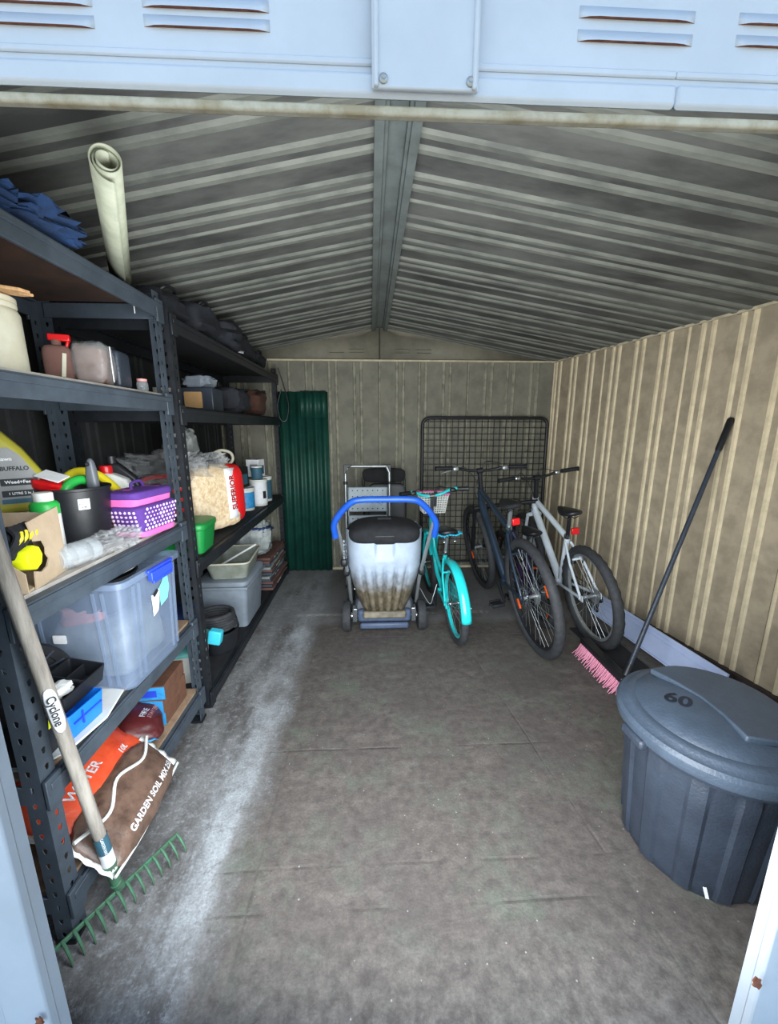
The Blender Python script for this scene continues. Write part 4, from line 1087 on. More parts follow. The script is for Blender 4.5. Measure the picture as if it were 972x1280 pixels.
t = thing('tape_roll', 'fluorescent yellow roll showing through the hole of the torn box', 'tape', (-.874, .990, Z3 + .078), (0, 0, radians(12)))
g = MB(); g.lathe([(.0, -.02), (.030, -.02), (.033, -.015), (.033, .015), (.030, .02), (.0, .02)], 8, Matrix.Rotation(pi / 2, 4, 'Y')); g.build('body', 'fluoro', t, bevel=.003)
t = thing('gloves', 'black and yellow work gloves stuffed in the torn box', 'gloves', (-.900, .985, Z3 + .118), (0, 0, radians(12)))
g = MB()
for i in range(4): g.ring_tube(bez([(.0, -.045 + i * .02, -.03), (.03, -.05 + i * .022, .0), (.038, -.04 + i * .018, .025), (.02, -.03 + i * .018, .045)], 4), [.008] * 13, 8)
g.blob((0, 0, 0), (.06, .09, .08), .7, noise_amt=.2); g.build('palm', 'black_matte', t)
for i in range(4):
    g = MB(); g.ring_tube(bez([(.038, -.045 + i * .020, .008), (.046, -.040 + i * .019, .020), (.042, -.03 + i * .018, .034)], 4), .0045, 6); g.build('stripe', 'yellow', t)
t = thing('bottle', 'white round bottle with green collar behind the torn box', 'bottle', (-.970, 1.19, Z3), (0, 0, 0))
g = MB(); g.lathe([(.032, 0), (.035, .004), (.035, .150), (.034, .152)], 28); g.build('body', 'white_plastic', t)
g = MB(); g.lathe([(.0352, .150), (.0355, .178), (.031, .186), (.024, .19)], 28); g.build('collar', 'green', t)
g = MB(); g.lathe([(.023, .188), (.0245, .190), (.0245, .212), (.022, .215), (0, .216)], 28, fn=lambda a, i: 1 + .02 * (int(a * 20 / pi) % 2)); g.build('cap', 'white_plastic', t)
t = thing('plant_pot', 'tall black plastic pot with small white label full of garden oddments', 'pot', (-1.02, 1.385, Z3))
g = MB(); g.lathe([(.001, .006), (.078, .006), (.080, 0), (.084, .0), (.102, .196), (.106, .198), (.107, .206), (.103, .207), (.098, .196), (.080, .01)], 44); g.build('body', 'black', t)
lt = frame((-1.02 + 1.02 + .0945 * cos(-.9), .0945 * sin(-.9), .12), (-sin(-.9), cos(-.9), 0), (.07 * cos(-.9), .07 * sin(-.9), 1))
lp = plate(t, 'label', 'label_white', frame((.0995 * cos(-.75), .0995 * sin(-.75), .155), (-sin(-.75), cos(-.75), 0), (.09 * cos(-.75), .09 * sin(-.75), 1)), .032, .036, .001, .0015)
for k_, s_ in enumerate(('BLACK', 'BUCKET', '9.98')):
    text(s_, .0075, 'label_dark', lp, frame((.1015 * cos(-.75), .1015 * sin(-.75), .1655 - k_ * .0105), (-sin(-.75), cos(-.75), 0), (.09 * cos(-.75), .09 * sin(-.75), 1)), depth=.0003)
t = thing('hand_trowel', 'hand trowel standing handle up in the black pot', 'trowel', (-.965, 1.395, Z3 + .06), (radians(4), radians(4), 0))
g = MB(); g.blob((0, 0, .175), (.036, .03, .135), .8, .8, shape=lambda p: (p[0] * (1 - .25 * p[2]), p[1], p[2])); g.build('handle', 'trowel', t)
g = MB(); g.box((0, 0, .06), (.05, .004, .09), taper=.5); g.build('blade', 'alu', t)
g = MB(); g.ring_tube(arc((0, -.016, .225), .006, 0, 2 * pi, 10), .0016, 6); g.build('hanging_hole', 'black', t)
g = MB(); g.blob((0, 0, 0), (.10, .07, .05), .6, noise_amt=.25, seed=2)
o = one('seed_packet', 'red crumpled packet poking out of the black pot', 'packet', g, 'red', (-1.055, 1.33, Z3 + .215), (.2, .3, 0))
g = MB(); g.box((0, 0, 0), (.075, .05, .004), (.3, .3, 0)); one('paper_slip', 'white folded slip lying on the red packet in the black pot', 'paper', g, 'label_white', (-1.035, 1.32, Z3 + .248), bevel=.001)
g = MB(); g.ring_tube(bez([(0, -.04, -.03), (0, -.02, .0), (0, .02, .014), (0, .055, .0), (0, .07, -.03)], 5), .016, 10)
one('green_grip', 'bright green curved tool grip rising from the black pot', 'tool', g, 'green', (-.995, 1.355, Z3 + .215), (0, 0, -.3))
t = thing('bent_hose', 'bent bright yellow tube handle behind the black pot', 'hose', (-1.06, 1.50, Z3))
g = MB(); g.ring_tube(bez([(-.02, -.11, .20), (.0, -.04, .245), (.03, .03, .225), (.06, .09, .150), (.075, .115, .09), (.075, .12, .012)], 6), .0165, 12); g.build('tube', 'yellow', t)
t = thing('oil_bottle', 'white oil bottle with red cap and round green emblem', 'bottle', (-1.03, 1.625, Z3), (0, 0, radians(15)))
g = prism_y([(-.055, 0), (.055, 0), (.058, .16), (.045, .20), (.0, .222), (-.03, .228), (-.055, .21)], .06); g.build('body', 'white_plastic', t, bevel=.01)
g = MB(); g.lathe([(.021, .220), (.022, .222), (.022, .252), (.02, .255), (0, .256)], 24, Matrix.Translation((-.028, 0, 0)), fn=lambda a, i: 1 + .03 * (int(a * 18 / pi) % 2)); g.build('cap', 'red', t)
for r_, m_, dz in ((.030, 'green_tub', 0), (.022, 'label_white', .0006), (.017, 'green_tub', .0012)):
    g = MB(); g.lathe([(0, 0), (r_, 0), (r_, .0006), (0, .0006)], 24, frame((.0, -.0302 - dz, .15), (1, 0, 0), (0, 0, 1))); g.build('emblem', m_, t)
t = thing('engine_oil_bottle', 'black slanted oil bottle behind the white oil bottle', 'bottle', (-1.04, 1.685, Z3), (0, 0, radians(15)))
g = prism_y([(-.07, 0), (.075, 0), (.08, .14), (.055, .20), (.0, .255), (-.03, .262), (-.07, .24)], .045); g.build('body', 'black', t, bevel=.01); g = MB(); g.cyl((-.03, 0, .258), (-.03, 0, .288), .017); g.build('cap', 'black', t)
# purple and pink tool bag
t = thing('tool_bag', 'purple and pink fabric tool bag with a polka dot pocket', 'bag', (-.895, 1.545, Z3), (0, 0, radians(-8)))
def bshape(p): return (p[0] * (1 + .10 * p[2]), p[1] * (1 + .10 * p[2]), p[2])
g = MB(); g.blob((0, 0, .088), (.125, .205, .176), .35, .3, shape=bshape, noise_amt=.03); bb_ = g.build('body', 'hotpink', t)
g = MB(); g.blob((0, 0, .158), (.140, .225, .036), .35, .4, noise_amt=.03); g.build('top_band', 'purple', t)
g = MB(); g.blob((.016, .0, .068), (.125, .222, .112), .35, .3, shape=bshape, noise_amt=.02); pk = g.build('pocket', 'purple', t)
g = MB(); g.blob((.010, -.0, .014), (.130, .200, .03), .35, .4); g.build('base_band', 'hotpink', t)
d0 = None; random.seed(5)
for r_ in range(6):
    for c_ in range(10):
        y = -.088 + c_ * .0185 + (.009 if r_ % 2 else 0); z = .034 + r_ * .0150
        kx = 1 + .10 * ((z - .068) / .056)
        g = MB() 
        if d0 is None:
            g.lathe([(.0055, 0), (.0055, .001), (0, .0014)], 8, Matrix.Rotation(pi / 2, 4, 'Y')); d0 = g.build('dot', 'dot', pk, loc=(.016 + .0628 * kx, y, z)); 
        else:
            q = d0.copy(); q.location = (.016 + .0610 * kx * (1 - .06 * abs(y / .11) ** 6) + .0012, y, z); q.parent = pk
            s_ = random.choice((.7, 1, 1.1)); q.scale = (1, s_, s_); C.objects.link(q)
for r_ in range(5):
    for c_ in range(6):
        q = d0.copy(); y_ = -.104; q.location = (-.03 + c_ * .0175, -.111 * (1 + .10 * ((.036 + r_ * .016 - .068) / .056)) + .001, .036 + r_ * .016); q.rotation_euler = (0, 0, -pi / 2); q.parent = pk; C.objects.link(q)
g = MB(); g.ring_tube(bez([(-.01, -.03, .17), (-.01, -.025, .195), (-.01, .02, .20), (-.01, .04, .172)], 5), .006, 8); g.build('strap_handle', 'purple', t)
t = thing('glass_jar', 'clear ribbed glass jar lying on its side at the shelf edge', 'jar', (-.875, 1.155, Z3 + .036), (pi / 2, 0, radians(-12)))
g = MB(); g.lathe([(0, -.06), (.030, -.06), (.035, -.052), (.035, -.03), (.033, -.026), (.035, -.022), (.035, .02), (.033, .024), (.035, .028), (.033, .045), (.028, .052)], 32); g.build('body', 'glass', t, solid=.002)
g = MB(); g.lathe([(.029, .047), (.031, .05), (.031, .062), (.029, .065)], 32); g.build('rim', 'glass', t, solid=.002)
g = MB(); g.blob((0, 0, .034), (.085, .19, .062), .8, .7, noise_amt=.5, nscale=16, seed=9, seg=40, rows=24)
one('plastic_bag', 'crumpled clear plastic bag beside the lying glass jar', 'bag', g, 'film', (-.862, 1.315, Z3), (0, 0, -.1))
g = MB(); g.box((0, 0, .006), (.14, .22, .012)); one('timber_board', 'thin grey timber board lying under the crumpled plastic bag', 'board', g, 'board_pale', (-.935, 1.27, Z3), (0, 0, -.15), bevel=.002)

# --- shelf two, z = .53
Z2 = .531
def tub_shell(w, d, h, tp=.90, th=.004, rad=.03):
    g = MB(); secs = []
    def loop(wx, dy, z, r):
        pts = []
        for (cx, cy, a) in ((wx / 2 - r, dy / 2 - r, 0), (-wx / 2 + r, dy / 2 - r, 90), (-wx / 2 + r, -dy / 2 + r, 180), (wx / 2 - r, -dy / 2 + r, 270)):
            for q in (0, 22, 45, 68, 90): pts.append((cx + r * cos(radians(a + q)), cy + r * sin(radians(a + q)), z))
        return pts
    loops = [loop(w * tp, d * tp, 0, rad), loop(w, d, h, rad), loop(w - 2 * th, d - 2 * th, h, rad), loop(w * tp - 2 * th, d * tp - 2 * th, th, rad)]
    n = 20
    for l in loops: g.v += l
    for i in range(3):
        for k in range(n): g.f.append([i * n + k, i * n + (k + 1) % n, (i + 1) * n + (k + 1) % n, (i + 1) * n + k]); g.m.append(0)
    g.f.append(list(range(n))[::-1]); g.m.append(0); g.f.append([3 * n + k for k in range(n)]); g.m.append(0)
    return g, loop
t = thing('storage_tub', 'large clear plastic storage tub with blue clip on the second shelf', 'storage tub', (-.965, 1.375, Z2), (0, 0, radians(-3)))
g, lp_ = tub_shell(.36, .34, .385, .90); g.build('body', 'clear', t)
g = MB(); a_ = lp_(.385, .365, .372, .035); b_ = lp_(.385, .365, .392, .035); c_ = lp_(.350, .330, .392, .03); d_ = lp_(.352, .332, .372, .03)
for l in (a_, b_, c_, d_): g.v += l
for i in range(4):
    for k in range(20): g.f.append([i * 20 + k, i * 20 + (k + 1) % 20, ((i + 1) % 4) * 20 + (k + 1) % 20, ((i + 1) % 4) * 20 + k]); g.m.append(0)
g.build('rim', 'clear', t)
for yy in (-.11, -.08, .10, .13):
    g = MB(); g.box((.172, yy, .19), (.006, .008, .34), (0, radians(2.6), 0)); g.build('moulded_rib', 'clear', t)
for xx in (.12, .09, -.10):
    g = MB(); g.box((xx, -.164, .19), (.008, .006, .34), (radians(2.6), 0, 0)); g.build('moulded_rib', 'clear', t)
g = MB(); g.box((.199, .02, .365), (.018, .13, .032)); g.box((.204, .02, .345), (.010, .12, .012)); g.box((.196, .02, .386), (.016, .15, .010)); g.build('clip', 'blue_clip', t, bevel=.003)
plate(t, 'white_sticker', 'label_white', FY(-.045, -.1645, .195), .045, .030)
g = MB(); g.prism([(-.03, .0), (.0, .01), (.012, .04), (.02, .09), (.0, .075), (-.03, .08), (-.028, .04)], .001, FX(.178, .01, .205)); g.build('torn_sticker', 'label_white', t)
g = MB(); g.prism([(-.03, .0), (.015, .012), (.032, .05), (.03, .10), (.005, .105), (-.01, .085), (-.03, .07)], .001, FX(.179, .058, .225)); g.build('torn_sticker', 'mint', t)
g = MB(); g.box((0, 0, 0), (.002, .03, .012), (.5, 0, 0)); g.build('torn_sticker', 'label_dark', t, loc=(.180, .005, .285))
t = thing('fabric_bundle', 'grey and pink fabric bundle inside the clear storage tub', 'fabric', (-.965, 1.375, Z2 + .008))
g = MB(); g.blob((0, 0, .115), (.27, .25, .22), .4, .4, noise_amt=.12, seed=3); g.build('cloth', 'grey_bag', t)
g = MB(); g.blob((-.03, -.05, .235), (.16, .13, .09), .6, .6, noise_amt=.25, seed=8); g.build('cloth_fold', 'pink', t)
t = thing('bucket', 'black bucket with a white wire handle inside the clear storage tub', 'bucket', (-.98, 1.36, Z2 + .235))
g = MB(); g.lathe([(.085, .0), (.125, .128), (.130, .130), (.124, .132), (.083, .004), (0, .004)], 36); g.build('body', 'black', t)
g = MB(); g.ring_tube(bez([(.03, -.125, .125), (.10, -.07, .142), (.118, .02, .144), (.09, .10, .142), (.02, .128, .125)], 6), .0032, 8); g.build('handle', 'white_plastic', t)
t = thing('fan_grille', 'round black slotted disc standing beside the clear tub', 'grille', (-1.07, 1.135, Z2 + .115), (0, 0, radians(28)))
g = MB(); T_ = frame((0, 0, 0), (1, 0, 0), (0, 0, 1))
g.lathe([(.085, 0), (.112, 0), (.115, .006), (.112, .014), (.085, .014), (.085, 0)], 48, T_); dsc = g.build('rim', 'black', t)
g = MB(); g.lathe([(0, .002), (.086, .002), (.086, .006), (0, .006)], 40, T_); g.build('disc', 'black_matte', t)
for i in range(16):
    a = 2 * pi * i / 16; g = MB(); g.box((.080 * cos(a), -.012, .080 * sin(a)), (.05, .006, .006), (0, -a, 0)); g.build('fin', 'bin', t)
g = MB(); g.lathe([(0, .004), (.038, .004), (.038, .016), (.0, .018)], 5, T_); g.build('hub', 'bin', t)
g = MB(); g.prism([(-.09, -.17), (.06, -.165), (.105, -.10), (.12, .03), (.085, .16), (.0, .175), (-.09, .16)], .006); one('dish_cloth', 'folded white cloth under the blue parts bin', 'cloth', g, 'white_plastic', (-.935, 1.06, Z2), (0, 0, -.05), bevel=.003)
t = thing('parts_bin', 'bright blue open-fronted parts bin on the white cloth', 'parts bin', (-.895, 1.055, Z2 + .007), (0, 0, radians(-5)))
g, _ = tub_shell(.11, .135, .075, .90, .003, .012); g.build('body', 'blue', t)
g = MB(); g.box((.056, 0, .045), (.004, .10, .004)); g.box((.057, -.02, .045), (.004, .004, .04)); g.build('label_slot', 'blue_clip', t)
t = thing('black_caddy', 'black divided caddy of small parts sitting in the blue parts bin', 'caddy', (-.925, 1.095, Z2 + .085), (radians(5), radians(8), radians(-5)))
g, _ = tub_shell(.12, .16, .055, .92, .004, .008); g.box((0, 0, .028), (.11, .004, .05)); g.box((0, .03, .028), (.004, .07, .05)); g.build('body', 'black', t)
g = MB(); g.blob((.01, -.04, .045), (.05, .07, .03), .7, noise_amt=.3); g.build('white_wrapper', 'white_plastic', t)
t = thing('black_case', 'black upright case with a yellow tag at the front of the second shelf', 'case', (-.945, .945, Z2))
g = MB(); g.box((0, 0, .06), (.15, .085, .12)); g.build('body', 'black', t, bevel=.008)
plate(t, 'tag', 'fluoro', frame((.0765, .02, .095), (0, 1, 0), (.15, 0, 1)), .032, .045, .002, .001)
# --- bottom shelf z=.17
Z1 = .171
t = thing('boxed_set', 'lowest of three blue and brown boxes at the far end of the bottom shelf', 'box', (-.975, 1.575, Z1))
blue_labels = ['lowest of three blue and brown boxes at the far end of the bottom shelf', 'middle box of the blue and brown stack on the bottom shelf', 'topmost box of the blue and brown stack on the bottom shelf']
first = None
for i in range(3):
    if i: t = thing('boxed_set', blue_labels[i], 'box', (-.975 + .004 * i, 1.575 - .006 * i, Z1 + i * .0635), (0, 0, radians((-2, 3)[i - 1])))
    t['group'] = 'blue and brown boxes stacked on the bottom shelf'
    g = MB(); g.box((0, 0, .031), (.20, .19, .062)); g.build('carton', 'brown', t, bevel=.002)
    g = MB(); g.box((0, -.0955, .031), (.202, .003, .056)); lb = g.build('end_label', 'sky_blue', t)
    plate(lb, 'label_patch', ('label_teal', 'label_dark', 'blue_clip')[i], FY(.02, -.0972, .030), .10, .03, .003)
    text(('TILES', 'SPRINT', 'HOME')[i] if i == 1 else 'o', .022, 'label_white', lb, FY(.0, -.0982, .03), bold=.0006)
def sackshape(p):
    x, y, z = p; return (x * (1 - .12 * abs(y) ** 3), y, z * (1 - .55 * abs(y) ** 4) * (1 - .35 * abs(x) ** 4))
def sack(name, label, m, loc, rot, d, words, seed, band=None, edge='white_plastic', fringe=True):
    t = thing(name, label, 'sack', loc, rot)
    g = MB(); g.blob((0, 0, d[2] / 2), d, .35, .75, seg=56, rows=32, noise_amt=.07, nscale=11, shape=sackshape, seed=seed); b = g.build('film', m, t)
    if fringe:
        for s in (-1, 1):
            g = MB(); n = 16; vs = []
            for i in range(n + 1):
                u = -1 + 2 * i / n
                vs += [(u * d[0] * .40, s * d[1] * .485, d[2] * .5 + .003 * sin(i * 1.9)), (u * d[0] * .41, s * d[1] * .535, d[2] * .5 + .004 * sin(i * 1.3 + 1))]
            g.add(vs, [(2 * i, 2 * i + 2, 2 * i + 3, 2 * i + 1) for i in range(n)]); g.build('end_seam', edge, b, solid=.0008)
    return t, b
d = (.20, .40, .095)
t, b = sack('potting_sack', 'orange and red plastic sack slumped on the bottom shelf behind the soil bag', 'orange_sack', (-1.0, 1.14, Z1 + .06), (radians(0), radians(30), radians(3)), (.27, .42, .11), None, 3)
drape(text('WATER', .042, 'label_white', b, Matrix.Translation((.03, -.06, .104)) @ Matrix.Rotation(radians(90), 4, 'Z'), bold=.001, depth=.006), b)
drape(text('10L', .026, 'label_white', b, Matrix.Translation((.07, .09, .100)) @ Matrix.Rotation(radians(90), 4, 'Z'), bold=.001, depth=.006), b)
g = MB(); g.lathe([(0, -.004), (.026, -.004), (.026, .003), (0, .004)], 20, Matrix.Translation((-.03, .13, .104))); g.build('emblem', 'label_dark', b)
drape(text('10', .028, 'yellow', b, Matrix.Translation((-.03, .13, .107)) @ Matrix.Rotation(radians(90), 4, 'Z'), bold=.001, depth=.003), b)
t, b = sack('garden_soil_sack', 'brown and clear garden soil sack leaning over the front edge of the bottom shelf', 'soil_sack', (-.845, 1.115, .17), (radians(0), radians(46), radians(2)), (.205, .385, .085), None, 6)
drape(text('GARDEN SOIL MIX 25L', .030, 'label_white', b, Matrix.Translation((.055, .035, .079)) @ Matrix.Rotation(radians(90), 4, 'Z') @ Matrix.Rotation(radians(-8), 4, 'X'), bold=.0005, depth=.006, sx=.92), b)
g = MB(); g.ring_tube(bez([(.088, -.20, .045), (.098, -.07, .05), (.094, .07, .048), (.090, .20, .045)], 6), .0045, 6); g.build('side_seam', 'white_plastic', b)
g = MB(); g.ring_tube(bez([(-.07, -.20, .07), (-.035, -.10, .084), (-.075, .0, .080), (-.04, .10, .083), (-.07, .19, .07)], 6), .0055, 6); g.build('torn_edge', 'white_plastic', b)
t, b = sack('charcoal_bag', 'maroon plastic bag with blue corner in front of the blue boxes on the bottom shelf', 'maroon', (-.955, 1.405, Z1 + .03), (0, radians(18), radians(28)), (.17, .23, .10), None, 12, edge='sky_blue')
drape(text('FIRE', .030, 'label_white', b, Matrix.Translation((.01, -.02, .097)) @ Matrix.Rotation(radians(70), 4, 'Z'), bold=.0006, depth=.006), b); drape(text('STARTER', .022, 'pink', b, Matrix.Translation((.04, -.01, .094)) @ Matrix.Rotation(radians(70), 4, 'Z'), bold=.0004, depth=.006), b)
g = MB(); g.blob((.055, .07, .05), (.085, .09, .075), .6, .7, noise_amt=.15, seed=7); g.build('blue_corner', 'sky_blue', b)

# --- top of the grey rack and roof space
t = thing('vinyl_roll', 'cream vinyl floor roll sticking out over the top of the grey rack', 'roll', (-.885, 1.59, 1.928))
dv = Vector((.289, -.52, .072)); Ln = dv.length; T_ = frame((0, 0, 0), Vector((0, 0, 1)).cross(dv), Vector((0, 0, 1))) 
zax = dv.normalized(); xax = Vector((0, 0, 1)).cross(zax).normalized(); yax = zax.cross(xax)
T_ = Matrix(((xax.x, yax.x, zax.x, 0), (xax.y, yax.y, zax.y, 0), (xax.z, yax.z, zax.z, 0), (0, 0, 0, 1)))
g = MB(); n = 110; turns = 2.6; vs = []
for i in range(n + 1):
    a = turns * 2 * pi * i / n; r = .017 + .0175 * i / n
    if i > n - 8: r += (i - n + 8) * .0012
    for z in (0, Ln): vs.append((r * cos(a + 1.2), r * sin(a + 1.2), z + (0 if z == 0 else .006 * sin(i * .1))))
g.add(vs, [(2 * i, 2 * i + 2, 2 * i + 3, 2 * i + 1) for i in range(n)], 0, T_); g.build('sheet', 'roll', t, solid=.003, angle=60)
g = MB(); g.ring_tube(bez([(.02, .0, -.02), (.035, -.01, -.06), (.038, -.012, -.12)], 4), .0016, 6); g.build('string', 'white_plastic', t)
g = MB(); g.blob((0, 0, .035), (.28, .26, .055), .7, .6, noise_amt=.4, nscale=13, seed=5, seg=44, rows=24)
one('blue_tarp', 'crumpled blue tarp on top of the grey rack below the roof', 'tarp', g, 'blue_rag', (-.935, 1.19, 1.897))
random.seed(11)
lumps = [(-1.05, 2.00, .36, .26, .14, 'large dark grey bag on top of the black rack, nearest the doorway'),
         (-1.02, 2.30, .38, .32, .17, 'second dark bag on top of the black rack, behind the nearest one'),
         (-1.00, 2.65, .40, .36, .19, 'third dark bag on top of the black rack, bulging highest'),
         (-1.04, 3.05, .38, .36, .16, 'fourth dark bag on top of the black rack, towards the back wall'),
         (-1.04, 3.42, .34, .30, .13, 'last dark bag on top of the black rack beside the back wall')]
for i, (x, y, a, b_, c, lb) in enumerate(lumps):
    t = thing('duffel_bag', lb, 'bag', (x, y, 1.872), (0, 0, random.uniform(-.3, .3)), 'dark bags on top of the black rack')
    c = min(c, .165); x += .06
    g = MB(); g.blob((0, 0, c / 2), (a, b_, c), .55, .55, noise_amt=.18, seed=i, seg=36, rows=20); g.build('body', 'dark_bag', t)
    g = MB(); g.ring_tube(bez([(.10, -.05, c * .8), (.15, -.04, c * 1.05), (.15, .04, c * 1.05), (.10, .05, c * .8)], 5), .008, 8); g.build('strap', 'black', t)
g = MB(); g.box((0, 0, 0), (.05, .03, .003), (.5, .2, .3)); one('paper_tag', 'small white paper tag on the dark bags above the black rack', 'tag', g, 'label_white', (-.835, 2.72, 1.885))

# ================================================================ THINGS ON THE BLACK RACK
B4 = 1.501; B3 = .791; B1 = .086
t = thing('carton', 'small pale carton on the upper shelf just behind the grey post', 'carton', (-1.03, 2.12, B4)); g = MB(); g.box((0, 0, .05), (.09, .09, .10)); g.build('body', 'board_pale', t, bevel=.002)
g = MB(); g.box((0, 0, .101), (.09, .012, .0015)); g.build('tape', 'label_white', t)
t = thing('speaker_box', 'dark box with tan front panel on the upper shelf of the black rack', 'box', (-1.0, 2.46, B4)); g = MB(); g.box((0, 0, .065), (.20, .16, .13)); g.build('body', 'bin', t, bevel=.006)
plate(t, 'front_panel', 'tan', FY(-.01, -.082, .06), .10, .09, .006, .003)
g = MB(); g.blob((0, 0, .035), (.16, .14, .07), .6, .6, noise_amt=.3, seed=4)
one('grey_cap', 'grey cloth cap on top of the dark box with tan front', 'cap', g, 'grey_tub', (-1.0, 2.46, B4 + .131))
for i, (y, a, h_, lb) in enumerate(((2.85, .26, .17, 'dark padded bag on the upper shelf of the black rack'), (3.30, .34, .20, 'brown cloth bundle at the far end of the upper shelf'))):
    t = thing(('padded_bag', 'cloth_bundle')[i], lb, ('bag', 'cloth')[i], (-1.0, y, B4)); g = MB(); g.blob((0, 0, h_ / 2), (.30, a, h_), .55, .5, noise_amt=.2, seed=i + 20); g.build('body', ('dark_bag', 'brown_cloth')[i], t)
    g = MB(); g.ring_tube(bez([(.10, -.09, h_ * .8), (.16, 0, h_ * .95), (.10, .09, h_ * .8)], 6), .007, 8); g.build('strap', 'black', t)
t = thing('electric_cord', 'black electric cord hanging in loops at the end of the black rack', 'cord', (-.80, 3.64, 1.50))
g = MB(); g.ring_tube(bez([(.0, 0, .42), (.03, .02, .30), (.07, .02, .12), (.05, .01, -.02), (.0, .0, -.02), (-.02, 0, .10), (.02, .0, .24)], 8), .005, 8); g.build('loop', 'black', t)
# middle shelf
t = thing('fuel_can', 'red plastic fuel can on the middle shelf behind the grey rack post', 'fuel can', (-1.13, 2.12, B3 + .02), (0, 0, radians(62)))
g = MB(); g.blob((0, 0, .15), (.26, .14, .30), .3, .35); g.build('body', 'red', t)
g = MB(); g.ring_tube(bez([(-.08, 0, .28), (-.07, 0, .33), (.05, 0, .335), (.08, 0, .28)], 6), .013, 10); g.build('handle', 'red', t); g = MB(); g.cyl((.10, 0, .27), (.13, 0, .33), .022); g.build('cap', 'black', t)
g = MB()
for z in (.08, .15, .22): g.box((0, -.071, z), (.16, .006, .012))
g.v and g.build('moulded_ridges', 'red', t, bevel=.002)
t = thing('plastic_sheeting', 'crumpled clear plastic sheeting over the red fuel can', 'sheeting', (-1.10, 2.16, B3 + .335))
g = MB(); g.blob((0, 0, .07), (.34, .34, .15), .7, .6, noise_amt=.5, nscale=14, seed=13, seg=48, rows=26); g.build('film', 'film', t)
t = thing('green_tub', 'bright green plastic tub at the near end of the middle shelf', 'tub', (-.955, 1.985, B3), (0, 0, radians(4)))
g, _ = tub_shell(.26, .22, .13, .86, .004, .03); g.build('body', 'green_tub', t)
g = MB(); g.blob((0, 0, .135), (.275, .235, .05), .3, .5); g.build('lid', 'green_tub', t)
g = MB(); g.box((-.01, -.112, .118), (.10, .006, .010)); g.box((-.01, -.112, .100), (.10, .006, .006)); g.build('lid_clip', 'black', t)
t = thing('shavings_bag', 'big clear bag of pale wood shavings with a red printed side', 'bag', (-.965, 2.34, B3 + .02), (radians(0), radians(-3), radians(-26)))
g = MB(); g.blob((0, 0, .19), (.25, .36, .38), .35, .45, noise_amt=.07, seed=31, seg=44, rows=28, nscale=9); fb = g.build('film', 'shavings', t)
g = MB(); g.blob((-.0, -.0, .385), (.20, .26, .12), .7, .7, noise_amt=.5, nscale=15, seed=14, seg=44, rows=22); g.build('gathered_neck', 'film', t)
g = MB(); n = 12; vs = []
for i in range(n + 1):
    z = .055 + .30 * i / n
    for y_, off in ((.035, .006), (.085, .004), (.135, -.002)): vs.append((.1235 * (1 - .10 * abs((z - .19) / .19) ** 3) + off, y_, z))
g.add(vs, [(3 * i, 3 * i + 1, 3 * i + 4, 3 * i + 3) for i in range(n)] + [(3 * i + 1, 3 * i + 2, 3 * i + 5, 3 * i + 4) for i in range(n)]); wp_ = g.build('white_panel', 'label_white', fb, solid=.002)
g = MB(); g.blob((.015, .135, .20), (.232, .10, .36), .35, .5, noise_amt=.05, seed=31); g.build('red_panel', 'red', fb)
drape(text('SUPERIOR', .058, 'red', fb, frame((.1345, .085, .21), (0, 0, 1), (0, -1, 0)), bold=.0022, sx=.80, depth=.003), wp_, .0025, 0)
t = thing('hand_saw', 'pale handled hand saw standing behind the shavings bag', 'saw', (-.98, 2.66, B3 + .30), (0, 0, radians(35)))
g = MB(); g.ring_tube(bez([(-.05, 0, .155), (.0, 0, .170), (.055, 0, .150), (.065, 0, .105), (.03, 0, .075), (-.01, 0, .095), (-.0, 0, .15)], 6), .010, 10)
g.ring_tube([(-.02, 0, .165), (.02, 0, .09), (.06, 0, -.04)], .011, 10); g.build('handle', 'cream_tub', t)
g = MB(); g.prism([(-.02, .0), (.06, .0), (.08, -.29), (.05, -.29)], .002, frame((0, 0, 0), (1, 0, 0), (0, 0, 1))); g.build('blade', 'alu', t)
g = MB(); g.blob((0, 0, .09), (.16, .18, .18), .6, .6, noise_amt=.3, nscale=12, seed=19)
one('pale_bag', 'crumpled pale plastic bag above the shavings bag', 'bag', g, 'grey_bag', (-1.12, 2.40, B3 + .425))
